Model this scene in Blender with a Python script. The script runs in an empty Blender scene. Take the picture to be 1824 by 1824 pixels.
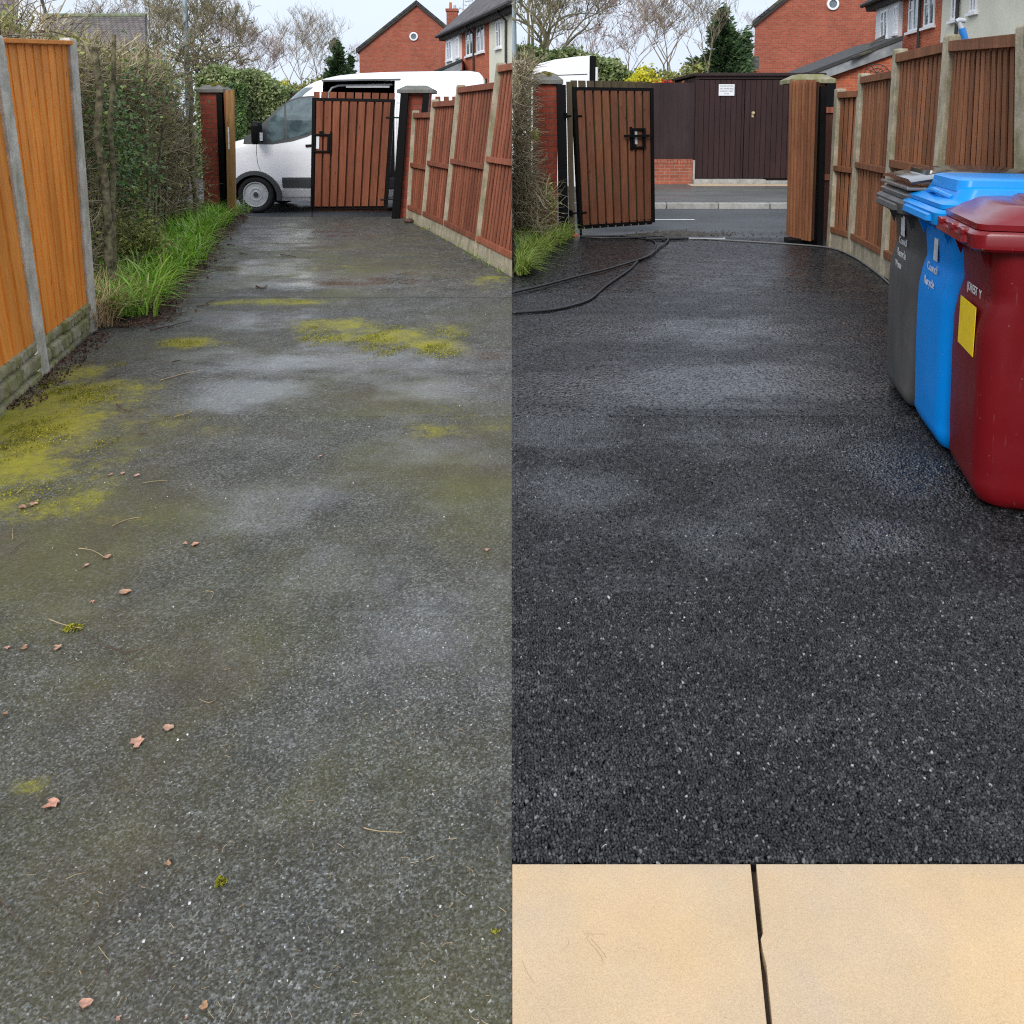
import bpy, bmesh, math, random
import numpy as np
from mathutils import Vector, Matrix
random.seed(7)
sc = bpy.context.scene
C = sc.collection
# ---------------------------------------------------------------- camera
F, H = 1500.0, 1.55                      # focal length in photo pixels, eye height
PHI = math.radians(6)
PY = 215 + F*math.tan(PHI)
cd = bpy.data.cameras.new('camera'); cam = bpy.data.objects.new('camera', cd); C.objects.link(cam)
cam.location = (0, 0, H); cam.rotation_euler = (math.pi/2-PHI, 0, 0)
cd.sensor_fit = 'HORIZONTAL'; cd.sensor_width = 36; cd.lens = 36*F/1824
cd.shift_y = (PY-912)/1824; cd.clip_end = 600; cd.clip_start = 0.05
sc.camera = cam
# ---------------------------------------------------------------- overcast sky
EL, AZ = math.radians(34), math.radians(200)
w = bpy.data.worlds.new('World'); sc.world = w; w.use_nodes = True
nt = w.node_tree; nt.nodes.clear()
def wn(t, **k):
    n = nt.nodes.new(t)
    for a, v in k.items(): setattr(n, a, v)
    return n
sky = wn('ShaderNodeTexSky', sky_type='NISHITA', sun_disc=False, sun_elevation=EL, sun_rotation=AZ, air_density=1.0, dust_density=3.0)
tc = wn('ShaderNodeTexCoord'); sp = wn('ShaderNodeSeparateXYZ'); nt.links.new(tc.outputs['Generated'], sp.inputs[0])
zr = wn('ShaderNodeMapRange'); nt.links.new(sp.outputs['Z'], zr.inputs[0]); zr.inputs[3].default_value = 0.0; zr.inputs[4].default_value = 1.0
grad = wn('ShaderNodeMix', data_type='RGBA'); nt.links.new(zr.outputs[0], grad.inputs[0])
grad.inputs[6].default_value = (7.0, 7.9, 9.3, 1); grad.inputs[7].default_value = (11.0, 12.0, 13.4, 1)
mp = wn('ShaderNodeMapping'); mp.inputs['Scale'].default_value = (1.2, 1.2, 4.5); nt.links.new(tc.outputs['Generated'], mp.inputs[0])
nz = wn('ShaderNodeTexNoise'); nz.inputs['Scale'].default_value = 2.2; nz.inputs['Detail'].default_value = 5; nt.links.new(mp.outputs[0], nz.inputs[0])
cr = wn('ShaderNodeMapRange'); cr.inputs[1].default_value = .3; cr.inputs[2].default_value = .7; cr.inputs[3].default_value = .93; cr.inputs[4].default_value = 1.05
nt.links.new(nz.outputs[0], cr.inputs[0])
mul = wn('ShaderNodeVectorMath', operation='SCALE'); nt.links.new(grad.outputs[2], mul.inputs[0]); nt.links.new(cr.outputs[0], mul.inputs['Scale'])
mx = wn('ShaderNodeMix', data_type='RGBA'); mx.inputs[0].default_value = .92
nt.links.new(sky.outputs[0], mx.inputs[6]); nt.links.new(mul.outputs[0], mx.inputs[7])
bg = wn('ShaderNodeBackground'); bg.inputs[1].default_value = 0.1; nt.links.new(mx.outputs[2], bg.inputs[0])
wo = wn('ShaderNodeOutputWorld'); nt.links.new(bg.outputs[0], wo.inputs[0])
sd = bpy.data.lights.new('sun', 'SUN'); sd.energy = 2.0; sd.angle = math.radians(25); sd.color = (1, .97, .93)
sun = bpy.data.objects.new('sun', sd); C.objects.link(sun)
sdir = Vector((math.cos(EL)*math.sin(AZ), math.cos(EL)*math.cos(AZ), math.sin(EL)))
sun.rotation_euler = sdir.to_track_quat('Z', 'Y').to_euler(); sun.location = (0, -5, 20)
sc.view_settings.view_transform = 'Standard'; sc.view_settings.look = 'None'
sc.view_settings.exposure = 0.25; sc.view_settings.gamma = 1.0
sc.render.engine = 'CYCLES'
sc.cycles.max_bounces = 6; sc.cycles.transparent_max_bounces = 6; sc.cycles.caustics_reflective = False; sc.cycles.caustics_refractive = False
sc.cycles.use_denoising = False; sc.cycles.filter_width = 1.15; sc.cycles.sample_clamp_indirect = 4
# ---------------------------------------------------------------- geometry of the view
_c, _s = math.cos(PHI), math.sin(PHI)
def ray(px, py):
    b = -(py-PY)/F
    return Vector(((px-912)/F, _c+b*_s, -_s+b*_c))
def W(px, py, Y):                        # point at distance Y seen at a photo position
    r = ray(px, py); t = Y/r.y
    return Vector((0, 0, H))+r*t
def G(px, py, z=0.0):                    # point on the level z seen at a photo position
    r = ray(px, py); t = (z-H)/r.z
    return Vector((0, 0, H))+r*t
# ---------------------------------------------------------------- materials
class M:
    def __init__(s, name, rough=.8, spec=.3):
        s.m = bpy.data.materials.new(name); s.m.use_nodes = True
        s.t = s.m.node_tree; s.b = s.t.nodes['Principled BSDF']
        s.b.inputs['Roughness'].default_value = rough
        s.b.inputs['Specular IOR Level'].default_value = spec
        s.tc = s.t.nodes.new('ShaderNodeTexCoord'); s.geo = s.t.nodes.new('ShaderNodeNewGeometry')
    def L(s, a, b): s.t.links.new(a, b)
    def val(s, sock, v):
        if hasattr(v, 'is_output') or isinstance(v, bpy.types.NodeSocket): s.L(v, sock)
        else:
            if sock.type == 'RGBA' and len(v) == 3: v = (*v, 1)
            sock.default_value = v
    def node(s, t, **k):
        n = s.t.nodes.new(t)
        for a, v in k.items(): setattr(n, a, v)
        return n
    def co(s, kind='Object', scale=(1, 1, 1), rot=(0, 0, 0)):
        n = s.node('ShaderNodeMapping'); s.L(s.tc.outputs[kind], n.inputs[0]); n.inputs['Scale'].default_value = scale
        n.inputs['Rotation'].default_value = rot
        return n.outputs[0]
    def noise(s, co, scale, detail=4, rough=.55, dist=0):
        n = s.node('ShaderNodeTexNoise'); s.L(co, n.inputs[0]); n.inputs['Scale'].default_value = scale
        n.inputs['Detail'].default_value = detail; n.inputs['Roughness'].default_value = rough; n.inputs['Distortion'].default_value = dist
        return n.outputs[0]
    def voro(s, co, scale, out='Color', feat='F1'):
        n = s.node('ShaderNodeTexVoronoi', feature=feat); s.L(co, n.inputs[0]); n.inputs['Scale'].default_value = scale
        return n.outputs[out]
    def rng(s, v, a, b, c=0., d=1., clamp=True):
        n = s.node('ShaderNodeMapRange', clamp=clamp); s.val(n.inputs[0], v)
        for i, x in enumerate((a, b, c, d)): n.inputs[i+1].default_value = x
        return n.outputs[0]
    def math(s, op, a, b=0.):
        n = s.node('ShaderNodeMath', operation=op); s.val(n.inputs[0], a); s.val(n.inputs[1], b); return n.outputs[0]
    def mix(s, f, a, b, mode='MIX'):
        n = s.node('ShaderNodeMix', data_type='RGBA', blend_type=mode); s.val(n.inputs[0], f); s.val(n.inputs[6], a); s.val(n.inputs[7], b)
        return n.outputs[2]
    def ramp(s, v, stops):
        n = s.node('ShaderNodeValToRGB'); s.L(v, n.inputs[0]); e = n.color_ramp.elements
        while len(e) < len(stops): e.new(.5)
        for el, (p, c) in zip(e, stops): el.position = p; el.color = (*c, 1)
        return n.outputs[0]
    def scale(s, col, f):                # multiply a colour by a value
        n = s.node('ShaderNodeVectorMath', operation='SCALE'); s.val(n.inputs[0], col); s.val(n.inputs['Scale'], f); return n.outputs[0]
    def rnd(s): return s.geo.outputs['Random Per Island']
    def base(s, c): s.val(s.b.inputs['Base Color'], c); return s
    def rough(s, v): s.val(s.b.inputs['Roughness'], v); return s
    def bump(s, h, strength=.5, dist=.01):
        n = s.node('ShaderNodeBump'); s.L(h, n.inputs['Height']); n.inputs['Strength'].default_value = strength; n.inputs['Distance'].default_value = dist
        s.L(n.outputs[0], s.b.inputs['Normal']); return s
def plain(name, c, rough=.6, spec=.3, var=.15, sc_=6, bump=0.0):
    m = M(name, rough, spec); co = m.co()
    n = m.noise(co, sc_, 5)
    m.base(m.scale(c, m.rng(n, .3, .7, 1-var, 1+var)))
    m.rough(m.rng(m.noise(co, sc_*2.3, 3), .3, .7, rough-.08, rough+.08))
    if bump: m.bump(m.noise(co, sc_*20, 4), bump, .004)
    return m.m
def wood(name, c1, c2, rough=.7, isl=.3, knots=None, green=0.0):
    m = M(name, rough, .25)
    co = m.co('UV', (14, 1.1, 1)); r = m.rnd()
    off = m.node('ShaderNodeCombineXYZ'); m.L(m.math('MULTIPLY', r, 37.), off.inputs[0]); m.L(m.math('MULTIPLY', r, 91.), off.inputs[1])
    ad = m.node('ShaderNodeVectorMath', operation='ADD'); m.L(co, ad.inputs[0]); m.L(off.outputs[0], ad.inputs[1]); co = ad.outputs[0]
    g = m.noise(co, 1.6, 6, .6, 1.2); g2 = m.noise(co, 9, 3, .6)
    col = m.mix(m.rng(g, .32, .68), c1, c2)
    col = m.scale(col, m.rng(g2, .3, .7, .86, 1.12))
    col = m.scale(col, m.rng(r, 0, 1, 1-isl, 1+isl*.7))
    if knots:
        kco = m.co('UV', (9, 3.2, 1)); a2 = m.node('ShaderNodeVectorMath', operation='ADD'); m.L(kco, a2.inputs[0]); m.L(off.outputs[0], a2.inputs[1])
        k = m.voro(a2.outputs[0], 1.0, 'Distance'); col = m.mix(m.rng(k, .05, .13, .75, 0), col, knots)
    st = m.noise(m.co('Object', (2.5, 2.5, .8)), 1.3, 5); col = m.scale(col, m.rng(st, .35, .7, .8, 1.12))
    if green:
        gz = m.noise(m.co('Object', (3, 3, 1)), 2, 6); col = m.mix(m.rng(gz, .55, .75, 0, green), col, (.13, .13, .04))
    m.base(col); m.bump(g, .25, .004)
    return m.m
def brick(name, c1, c2, mortar, rough=.85, bw=.225, rh=.075, soot=.25):
    m = M(name, rough, .2); co = m.co('UV')
    n = m.node('ShaderNodeTexBrick'); m.L(co, n.inputs[0]); n.inputs['Scale'].default_value = 1
    n.inputs['Color1'].default_value = (*c1, 1); n.inputs['Color2'].default_value = (*c2, 1); n.inputs['Mortar'].default_value = (*mortar, 1)
    n.inputs['Mortar Size'].default_value = .006; n.inputs['Brick Width'].default_value = bw; n.inputs['Row Height'].default_value = rh
    n.inputs['Mortar Smooth'].default_value = .2
    o = m.co(); f = m.rng(m.noise(o, .9, 6), .3, .7, 1-soot, 1.1); f2 = m.rng(m.noise(o, 14, 3), .3, .7, .85, 1.15)
    m.base(m.scale(m.scale(n.outputs['Color'], f), f2)); m.bump(m.math('SUBTRACT', 1., n.outputs['Fac']), .6, .006)
    return m.m
def tiles(name, c1, c2, rh=.1, bw=.17, moss=0.0):
    m = M(name, .8, .25); co = m.co('UV')
    n = m.node('ShaderNodeTexBrick'); m.L(co, n.inputs[0]); n.inputs['Scale'].default_value = 1
    n.inputs['Color1'].default_value = (*c1, 1); n.inputs['Color2'].default_value = (*c2, 1); n.inputs['Mortar'].default_value = (c1[0]*.25, c1[1]*.25, c1[2]*.25, 1)
    n.inputs['Mortar Size'].default_value = .012; n.inputs['Brick Width'].default_value = bw; n.inputs['Row Height'].default_value = rh
    col = m.scale(n.outputs['Color'], m.rng(m.noise(m.co(), 1.2, 6), .3, .7, .75, 1.2))
    if moss: col = m.mix(m.rng(m.noise(m.co(), 3, 7), .5, .65, 0, moss), col, (.16, .17, .08))
    m.base(col); m.bump(m.math('SUBTRACT', 1., n.outputs['Fac']), .8, .02)
    return m.m
def leafmat(name, cols, rough=.5, trans=.25):
    m = M(name, rough, .35)
    m.base(m.scale(m.ramp(m.rnd(), [(i/(len(cols)-1), c) for i, c in enumerate(cols)]), m.rng(m.noise(m.co(), 1.5, 4), .3, .7, .75, 1.25)))
    if trans:
        tr = m.node('ShaderNodeBsdfTranslucent'); m.L(m.b.inputs['Base Color'].links[0].from_socket, tr.inputs[0])
        ms = m.node('ShaderNodeMixShader'); ms.inputs[0].default_value = trans
        out = m.t.nodes['Material Output']; m.L(m.b.outputs[0], ms.inputs[1]); m.L(tr.outputs[0], ms.inputs[2]); m.L(ms.outputs[0], out.inputs[0])
    return m.m
def concrete(name, c, green=.6, rough=.85, lo=.46, gcol=(.17, .16, .075)):
    m = M(name, rough, .2); o = m.co()
    col = m.scale(c, m.rng(m.noise(o, 7, 7, .7), .3, .7, .7, 1.2))
    col = m.scale(col, m.rng(m.noise(o, 90, 3), .3, .7, .82, 1.15))
    col = m.mix(m.rng(m.noise(m.co('Object', (4, 4, 1.6)), 2.2, 8, .65), lo, lo+.2, 0, green), col, gcol)
    col = m.mix(m.rng(m.noise(m.co('Object', (5, 5, 1.2)), 2.9, 8, .65), .6, .72, 0, .5), col, (.06, .06, .045))
    m.base(col); m.bump(m.noise(o, 60, 5), .4, .006)
    return m.m
MT = {}
MT['orange'] = wood('orange_softwood', (.8, .31, .055), (.67, .21, .027), .55, .1, (.22, .06, .015))
MT['redwood'] = wood('red_brown_wood', (.33, .11, .06), (.2, .06, .032), .7, .3, None, .25)
MT['redback'] = wood('dark_red_gap_shade_wood', (.09, .03, .018), (.05, .018, .012), .8, .2)  # dark red infill; as fence backing, paints the shade between battens
MT['brownwood'] = wood('brown_stained_wood', (.33, .135, .062), (.2, .075, .034), .75, .3, None, .3)
MT['brownback'] = wood('gap_shade_brown_wood', (.05, .02, .011), (.025, .011, .007), .85, .2)  # backing colour darkened to paint shade into the gaps between slats
MT['gatewood'] = wood('gate_boards_wood', (.24, .078, .038), (.165, .05, .024), .65, .16, (.07, .018, .01), .08)
MT['gatewood_r'] = wood('gate_boards_wood_damp', (.18, .07, .036), (.12, .043, .02), .65, .16, (.05, .018, .01), .15)
MT['darkpost'] = wood('dark_damp_post', (.1, .075, .04), (.055, .042, .025), .8, .1, None, .3)
MT['oakpost'] = wood('weathered_oak', (.42, .24, .09), (.25, .13, .045), .75, .15, (.09, .04, .015), .3)
MT['greywood'] = wood('grey_weathered_wood', (.22, .17, .1), (.12, .09, .05), .85, .2, None, .6)
MT['plum'] = wood('dark_plum_boards', (.042, .024, .024), (.03, .017, .018), .6, .15)
MT['plumgarage'] = wood('garage_plum_boards', (.04, .018, .018), (.03, .014, .014), .55, .1)
MT['concrete'] = concrete('post_concrete', (.4, .35, .26), .75)
MT['concrete_pale'] = concrete('pale_post_concrete', (.52, .49, .43), .6)
MT['gravelboard'] = concrete('gravel_board_concrete', (.3, .27, .2), .85, lo=.38, gcol=(.16, .16, .05))
MT['capstone'] = concrete('cap_stone', (.16, .16, .15), .3)
MT['kerb'] = concrete('kerb_concrete', (.38, .37, .35), .25)
MT['brick'] = brick('pillar_brick', (.38, .08, .045), (.27, .06, .038), (.16, .1, .08), rh=.075, bw=.225)
MT['housebrick'] = brick('house_brick', (.4, .105, .06), (.3, .075, .045), (.3, .2, .15), soot=.18)
MT['housebrick2'] = brick('bright_house_brick', (.5, .13, .06), (.38, .09, .045), (.4, .26, .18), soot=.12)
MT['wallbrick'] = brick('plinth_brick', (.42, .12, .07), (.3, .09, .055), (.34, .26, .2), soot=.3)
MT['black'] = plain('black_paint', (.004, .004, .0045), .5, .12)
MT['steel'] = plain('galvanised_steel', (.4, .42, .44), .45, .5)
MT['poleblue'] = plain('grey_painted_pole', (.3, .36, .4), .5, .4, .08)
MT['render'] = plain('white_render', (.76, .78, .8), .8, .2, .05, 1)
MT['cream'] = plain('cream_render', (.7, .69, .57), .85, .2, .08, 1)
MT['upvc'] = plain('white_plastic_frame', (.82, .83, .85), .35, .5, .04)
MT['fascia'] = plain('dark_fascia', (.035, .035, .035), .6, .3)
MT['lead'] = plain('grey_flashing', (.2, .21, .22), .5, .4, .4, 3)
MT['roof'] = tiles('grey_roof_tiles', (.15, .135, .14), (.1, .09, .095), .22, .3)
MT['roof2'] = tiles('brown_grey_roof_tiles', (.17, .145, .14), (.12, .1, .1), .2, .19, .25)
MT['roofdark'] = tiles('dark_roof_tiles', (.07, .065, .065), (.045, .042, .042), .25, .3, .5)
MT['ridge'] = plain('mossy_ridge', (.17, .19, .12), .9, .1, .4, 8)
MT['terracotta'] = plain('terracotta', (.5, .17, .1), .8, .2)
MT['bark'] = plain('bare_bark', (.25, .205, .15), .9, .1, .4, 5)
MT['barkpink'] = plain('pinkish_bark', (.34, .25, .225), .9, .1, .3, 5)
MT['barkgreen'] = plain('lichen_bark', (.24, .21, .13), .9, .1, .45, 3)
MT['barkhedge'] = plain('hedge_stem_bark', (.21, .165, .1), .9, .1, .5, 6, .6)
MT['mossbark'] = plain('mossy_cut_stem', (.16, .14, .085), .95, .1, .8, 18, .9)
MT['moss'] = leafmat('moss_clumps', [(.1, .1, .012), (.24, .23, .018), (.42, .39, .035)], .9, .15)
MT['mosscap'] = leafmat('cap_moss', [(.1, .09, .02), (.2, .16, .03), (.16, .17, .04)], .95, .1)
MT['hedgeleaf'] = leafmat('hedge_leaves', [(.1, .14, .04), (.36, .36, .1), (.22, .23, .07), (.48, .48, .14), (.12, .15, .06)], .5)
MT['ivyleaf'] = leafmat('ivy_leaves', [(.05, .1, .04), (.11, .2, .06), (.07, .13, .05), (.28, .36, .1)], .35)
MT['laurel'] = leafmat('laurel_leaves', [(.09, .14, .045), (.2, .27, .09), (.32, .38, .17), (.45, .48, .26)], .4)
MT['conifer'] = leafmat('conifer_foliage', [(.03, .07, .03), (.07, .13, .05), (.13, .2, .085)], .7, .1)
MT['yellow'] = leafmat('yellow_foliage', [(.5, .5, .03), (.75, .68, .05), (.35, .4, .05)], .6)
MT['redfl'] = leafmat('red_flowers', [(.5, .02, .03), (.75, .06, .07), (.1, .15, .04)], .6)
MT['grass'] = leafmat('verge_grass', [(.15, .33, .025), (.25, .48, .04), (.42, .58, .1), (.18, .4, .035), (.16, .34, .03), (.45, .42, .16)], .32, .3)
MT['grass_r'] = leafmat('damp_verge_grass', [(.17, .27, .04), (.28, .4, .07), (.4, .45, .12), (.18, .29, .05)], .4, .3)
MT['straw'] = leafmat('dry_straw', [(.42, .3, .15), (.55, .4, .24), (.3, .19, .09)], .8, .2)
MT['litter'] = leafmat('brown_litter', [(.1, .055, .035), (.16, .09, .06), (.06, .035, .025)], .85, 0)
MT['twig'] = plain('fallen_twig_bark', (.09, .055, .04), .8, .2, .4, 30)
MT['twigpale'] = plain('pale_stalk', (.36, .27, .15), .8, .2, .3, 30)
MT['leafpink'] = plain('fallen_leaf_pink', (.52, .29, .22), .55, .4, .35, 60)
def leaflitter():
    m = M('fallen_leaf_tones', .5, .4); oi = m.node('ShaderNodeObjectInfo')
    col = m.ramp(oi.outputs['Random'], [(0, (.5, .25, .17)), (.35, (.42, .25, .17)), (.6, (.3, .15, .08)), (.8, (.52, .33, .26)), (1, (.36, .2, .1))])
    col = m.scale(col, m.rng(m.noise(m.co(), 90, 5), .3, .7, .6, 1.25)); m.base(col); m.bump(m.noise(m.co(), 160, 3), .5, .002); return m.m
MT['leafpink'] = leaflitter()
MT['chip'] = leafmat('white_stone_chips', [(.35, .35, .34), (.6, .6, .58), (.45, .42, .38)], .6, 0)
MT['twigmix'] = leafmat('bare_twigs', [(.1, .08, .05), (.27, .22, .14), (.42, .35, .23), (.22, .19, .09)], .9, 0)
MT['soil'] = plain('dark_soil', (.055, .04, .028), .95, .1, .5, 9, .9)
MT['mud'] = plain('wet_mud', (.045, .038, .03), .6, .4, .5, 15, 1.)
MT['rubber'] = plain('black_rubber', (.016, .016, .017), .42, .45, .2, 12)
MT['rubbergrey'] = plain('grey_hose', (.12, .12, .12), .4, .4, .1)
MT['tyre'] = plain('tyre_rubber', (.022, .022, .023), .7, .3, .3, 9)
MT['rim'] = plain('steel_wheel_paint', (.5, .51, .52), .4, .6, .15, 8)
MT['plasticgrey'] = plain('van_grey_plastic', (.055, .06, .062), .55, .4, .15)
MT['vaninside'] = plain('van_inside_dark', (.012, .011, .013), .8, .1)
MT['brass'] = plain('door_knob_brass', (.5, .4, .22), .3, .6)
MT['red'] = plain('red_plastic', (.7, .08, .04), .4, .5)
MT['bluebag'] = plain('blue_plastic_tool', (.02, .17, .5), .4, .5)
MT['signwhite'] = plain('sign_white', (.75, .76, .78), .4, .4, .03)
MT['signtext'] = plain('sign_lettering', (.1, .11, .13), .6, .2, .05)
MT['whiteprint'] = plain('white_print', (.62, .63, .63), .6, .3, .25, 30)
MT['yellowlabel'] = plain('yellow_sticker', (.85, .6, .01), .45, .4, .08, 20)
MT['roadpaint'] = plain('road_paint', (.6, .6, .58), .7, .2, .2, 8)
def vanpaint():
    m = M('white_van_paint', .22, .5); o = m.co()
    m.base(m.scale((.9, .91, .93), m.rng(m.noise(m.co('Object', (.6, .6, 2)), 2, 5), .3, .7, .93, 1.03)))
    m.b.inputs['Coat Weight'].default_value = .5; m.b.inputs['Coat Roughness'].default_value = .08
    return m.m
MT['van'] = vanpaint()
def glassmat(name, c, rough=.06):
    m = M(name, rough, .9); o = m.co('Object', (1.4, 1.4, 2.2))
    m.base(m.mix(m.rng(m.noise(o, 2.3, 5, .6, .8), .38, .62), c, (c[0]*.35, c[1]*.4, c[2]*.42)))  # noise paints mottled reflections into the glass colour
    m.b.inputs['Coat Weight'].default_value = .6; m.b.inputs['Coat Roughness'].default_value = .03
    return m.m
MT['glass'] = glassmat('van_glass', (.1, .15, .16))
MT['winglass'] = glassmat('window_glass', (.12, .15, .17))
def binplastic(name, c, rough, coat, dirt=.1, grain=False):
    m = M(name, rough, .22); o = m.co('Object', (3, 3, 1.0))
    f = m.rng(m.noise(o, 2.6, 7, .65), .3, .72, 1-dirt, 1+dirt*.6)
    col = m.scale(c, f)
    sp_ = m.voro(m.co(), 26, 'Distance'); col = m.mix(m.rng(sp_, .035, .06, .35, 0), col, (.45, .4, .38))
    sc2 = m.noise(m.co('Object', (30, 30, 2)), 3, 4); col = m.mix(m.rng(sc2, .66, .74, 0, .25 if grain else .1), col, (.35, .34, .33))
    m.base(col); m.rough(m.rng(m.noise(m.co(), 5, 6), .3, .7, rough-.09, rough+.14))
    m.b.inputs['Coat Weight'].default_value = coat; m.b.inputs['Coat Roughness'].default_value = .12
    m.bump(m.noise(m.co(), 240, 2), .12, .001)
    return m.m
MT['binred'] = binplastic('red_bin_plastic', (.14, .004, .007), .4, .06)
MT['binredlid'] = binplastic('red_lid_plastic', (.17, .005, .009), .3, .4)
MT['binblue'] = binplastic('blue_bin_plastic', (.0, .23, .72), .42, .04, .08)
MT['binbluelid'] = binplastic('blue_lid_plastic', (.0, .25, .7), .34, .15, .06)
MT['bingrey'] = binplastic('grey_bin_plastic', (.085, .082, .08), .55, 0, .3, True)
MT['bingreylid'] = binplastic('grey_lid_plastic', (.15, .145, .14), .35, .4, .25, True)
MT['bindark'] = binplastic('dark_lid_plastic', (.02, .02, .021), .18, .8, .2)
# tarmac ------------------------------------------------------------------
def blob(m, co, x, y, rx, ry):
    v = m.node('ShaderNodeMapping'); m.L(co, v.inputs[0]); v.inputs['Location'].default_value = (-x/rx, -y/ry, 0); v.inputs['Scale'].default_value = (1/rx, 1/ry, 0)
    l = m.node('ShaderNodeVectorMath', operation='LENGTH'); m.L(v.outputs[0], l.inputs[0])
    return m.rng(l.outputs['Value'], .25, 1.15, 1, 0)
def attr(m, name):
    n = m.node('ShaderNodeAttribute', attribute_name=name); return n.outputs['Fac']
def blobs(m, o, lst):
    s = None
    for (px, py, rx, ry, k) in lst:
        g = G(px, py); q_ = m.math('MULTIPLY', blob(m, o, g.x, g.y, rx, ry), k); s = q_ if s is None else m.math('MAXIMUM', s, q_)
    return s
def tarmac_old():
    m = M('old_mossy_tarmac', .5, .5); o = m.co()
    gr, gap = attr(m, 'grain'), attr(m, 'gap'); g2 = m.math('FRACT', m.math('MULTIPLY', gr, 17.31)); g3 = m.math('FRACT', m.math('MULTIPLY', gr, 41.7))
    col = m.ramp(gr, [(0, (.034, .031, .024)), (.45, (.076, .073, .061)), (.8, (.128, .126, .113)), (.96, (.19, .19, .178)), (.99, (.27, .27, .26)), (1, (.6, .6, .59))])
    col = m.mix(m.math('MULTIPLY', m.rng(g3, .9, .93), .5), col, (.09, .12, .17))
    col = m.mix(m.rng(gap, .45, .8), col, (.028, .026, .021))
    mid = m.noise(o, 5, 6, .65); fine = m.noise(o, 45, 5, .7); big = m.noise(o, 1.1, 7, .62, .5)
    col = m.scale(col, m.rng(mid, .3, .7, .72, 1.28))
    fb = blobs(m, o, ((60, 1000, .7, .9, .9), (150, 1500, .5, .5, .8), (300, 900, .5, .5, .6), (850, 830, .6, .9, 1.), (200, 1250, .5, .35, .6), (700, 720, 1., .6, .7), (560, 470, 1.6, 2.2, .9), (300, 1400, .3, .3, .7), (820, 1750, .2, .3, .5), (100, 1750, .4, .2, .8), (380, 1180, .3, .4, .7), (250, 760, .8, .5, .7)))
    cov = m.rng(m.math('ADD', big, m.math('MULTIPLY', fb, .26)), .36, .84)
    film = m.rng(m.math('SUBTRACT', m.math('ADD', m.math('MULTIPLY', cov, 1.5), m.math('MULTIPLY', gap, .35)), m.math('ADD', m.math('MULTIPLY', g2, .75), m.math('MULTIPLY', fine, .55))), -.15, .95)
    fcol = m.mix(m.rng(m.noise(o, 1.7, 6, .6), .38, .64), (.11, .105, .03), (.08, .062, .034))
    col = m.mix(m.math('MULTIPLY', film, .78), col, m.scale(fcol, m.rng(g3, 0, 1, .6, 1.35)))
    bs = blobs(m, o, ((690, 597, .8, .55, 1), (590, 580, .55, .4, 1), (775, 615, .45, .4, 1), (330, 610, .45, .3, .95), (495, 537, .8, .25, 1), (60, 740, .75, .95, 1.15), (-60, 830, .9, .9, 1.1), (140, 665, .3, .35, 1), (600, 480, .8, .9, .55), (800, 760, .5, .4, .6), (870, 500, .35, .7, .8), (400, 540, .3, .2, .9), (330, 760, .4, .25, .6), (110, 900, .4, .25, .75), (215, 925, .3, .1, .7), (40, 1400, .1, .05, .8)))
    mo = m.rng(m.math('ADD', m.noise(o, 3.0, 9, .78), m.math('MULTIPLY', bs, .36)), .56, .98)
    mo = m.rng(m.math('SUBTRACT', m.math('ADD', m.math('MULTIPLY', mo, 1.45), m.math('MULTIPLY', gap, .25)), m.math('ADD', m.math('MULTIPLY', g3, .6), m.math('MULTIPLY', m.noise(o, 28, 7, .8), .8))), -.05, .5)
    col = m.mix(m.math('MULTIPLY', mo, .9), col, m.scale(m.mix(m.noise(o, 26, 4), (.15, .135, .014), (.38, .35, .035)), m.rng(g2, 0, 1, .6, 1.3)))
    g = G(600, 530); s3 = m.node('ShaderNodeSeparateXYZ'); m.L(o, s3.inputs[0])
    yy = m.math('ADD', s3.outputs[1], m.math('MULTIPLY', m.noise(o, 4, 3), .05))
    jl = m.rng(m.math('ABSOLUTE', m.math('SUBTRACT', yy, g.y+.025)), .006, .035, .6, 0)
    col = m.mix(jl, col, (.035, .035, .025)); m.base(col)
    ws = blobs(m, o, ((620, 645, 1.5, .5, 1), (440, 700, .6, .5, 1), (820, 690, .5, .4, 1), (470, 900, .35, .25, 1), (400, 570, .8, .3, 1), (560, 420, 1.6, 1.6, .65), (640, 500, 1.3, .6, 1), (450, 480, .8, .8, 1), (780, 800, .35, .3, .9), (700, 1100, .5, .6, .6)))
    wet = m.rng(m.math('ADD', m.noise(m.co('Object', (1, 1.3, 1)), 2.2, 7, .6), m.math('MULTIPLY', ws, .3)), .55, .82)
    wet = m.math('MULTIPLY', wet, m.math('SUBTRACT', 1., m.math('MULTIPLY', mo, .8)))
    m.rough(m.math('SUBTRACT', .6, m.math('MULTIPLY', wet, .4))); m.val(m.b.inputs['Specular IOR Level'], m.rng(wet, 0, 1, .18, .75))
    m.bump(m.math('ADD', fine, m.math('MULTIPLY', mo, 1.2)), .2, .002)
    return m.m
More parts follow.
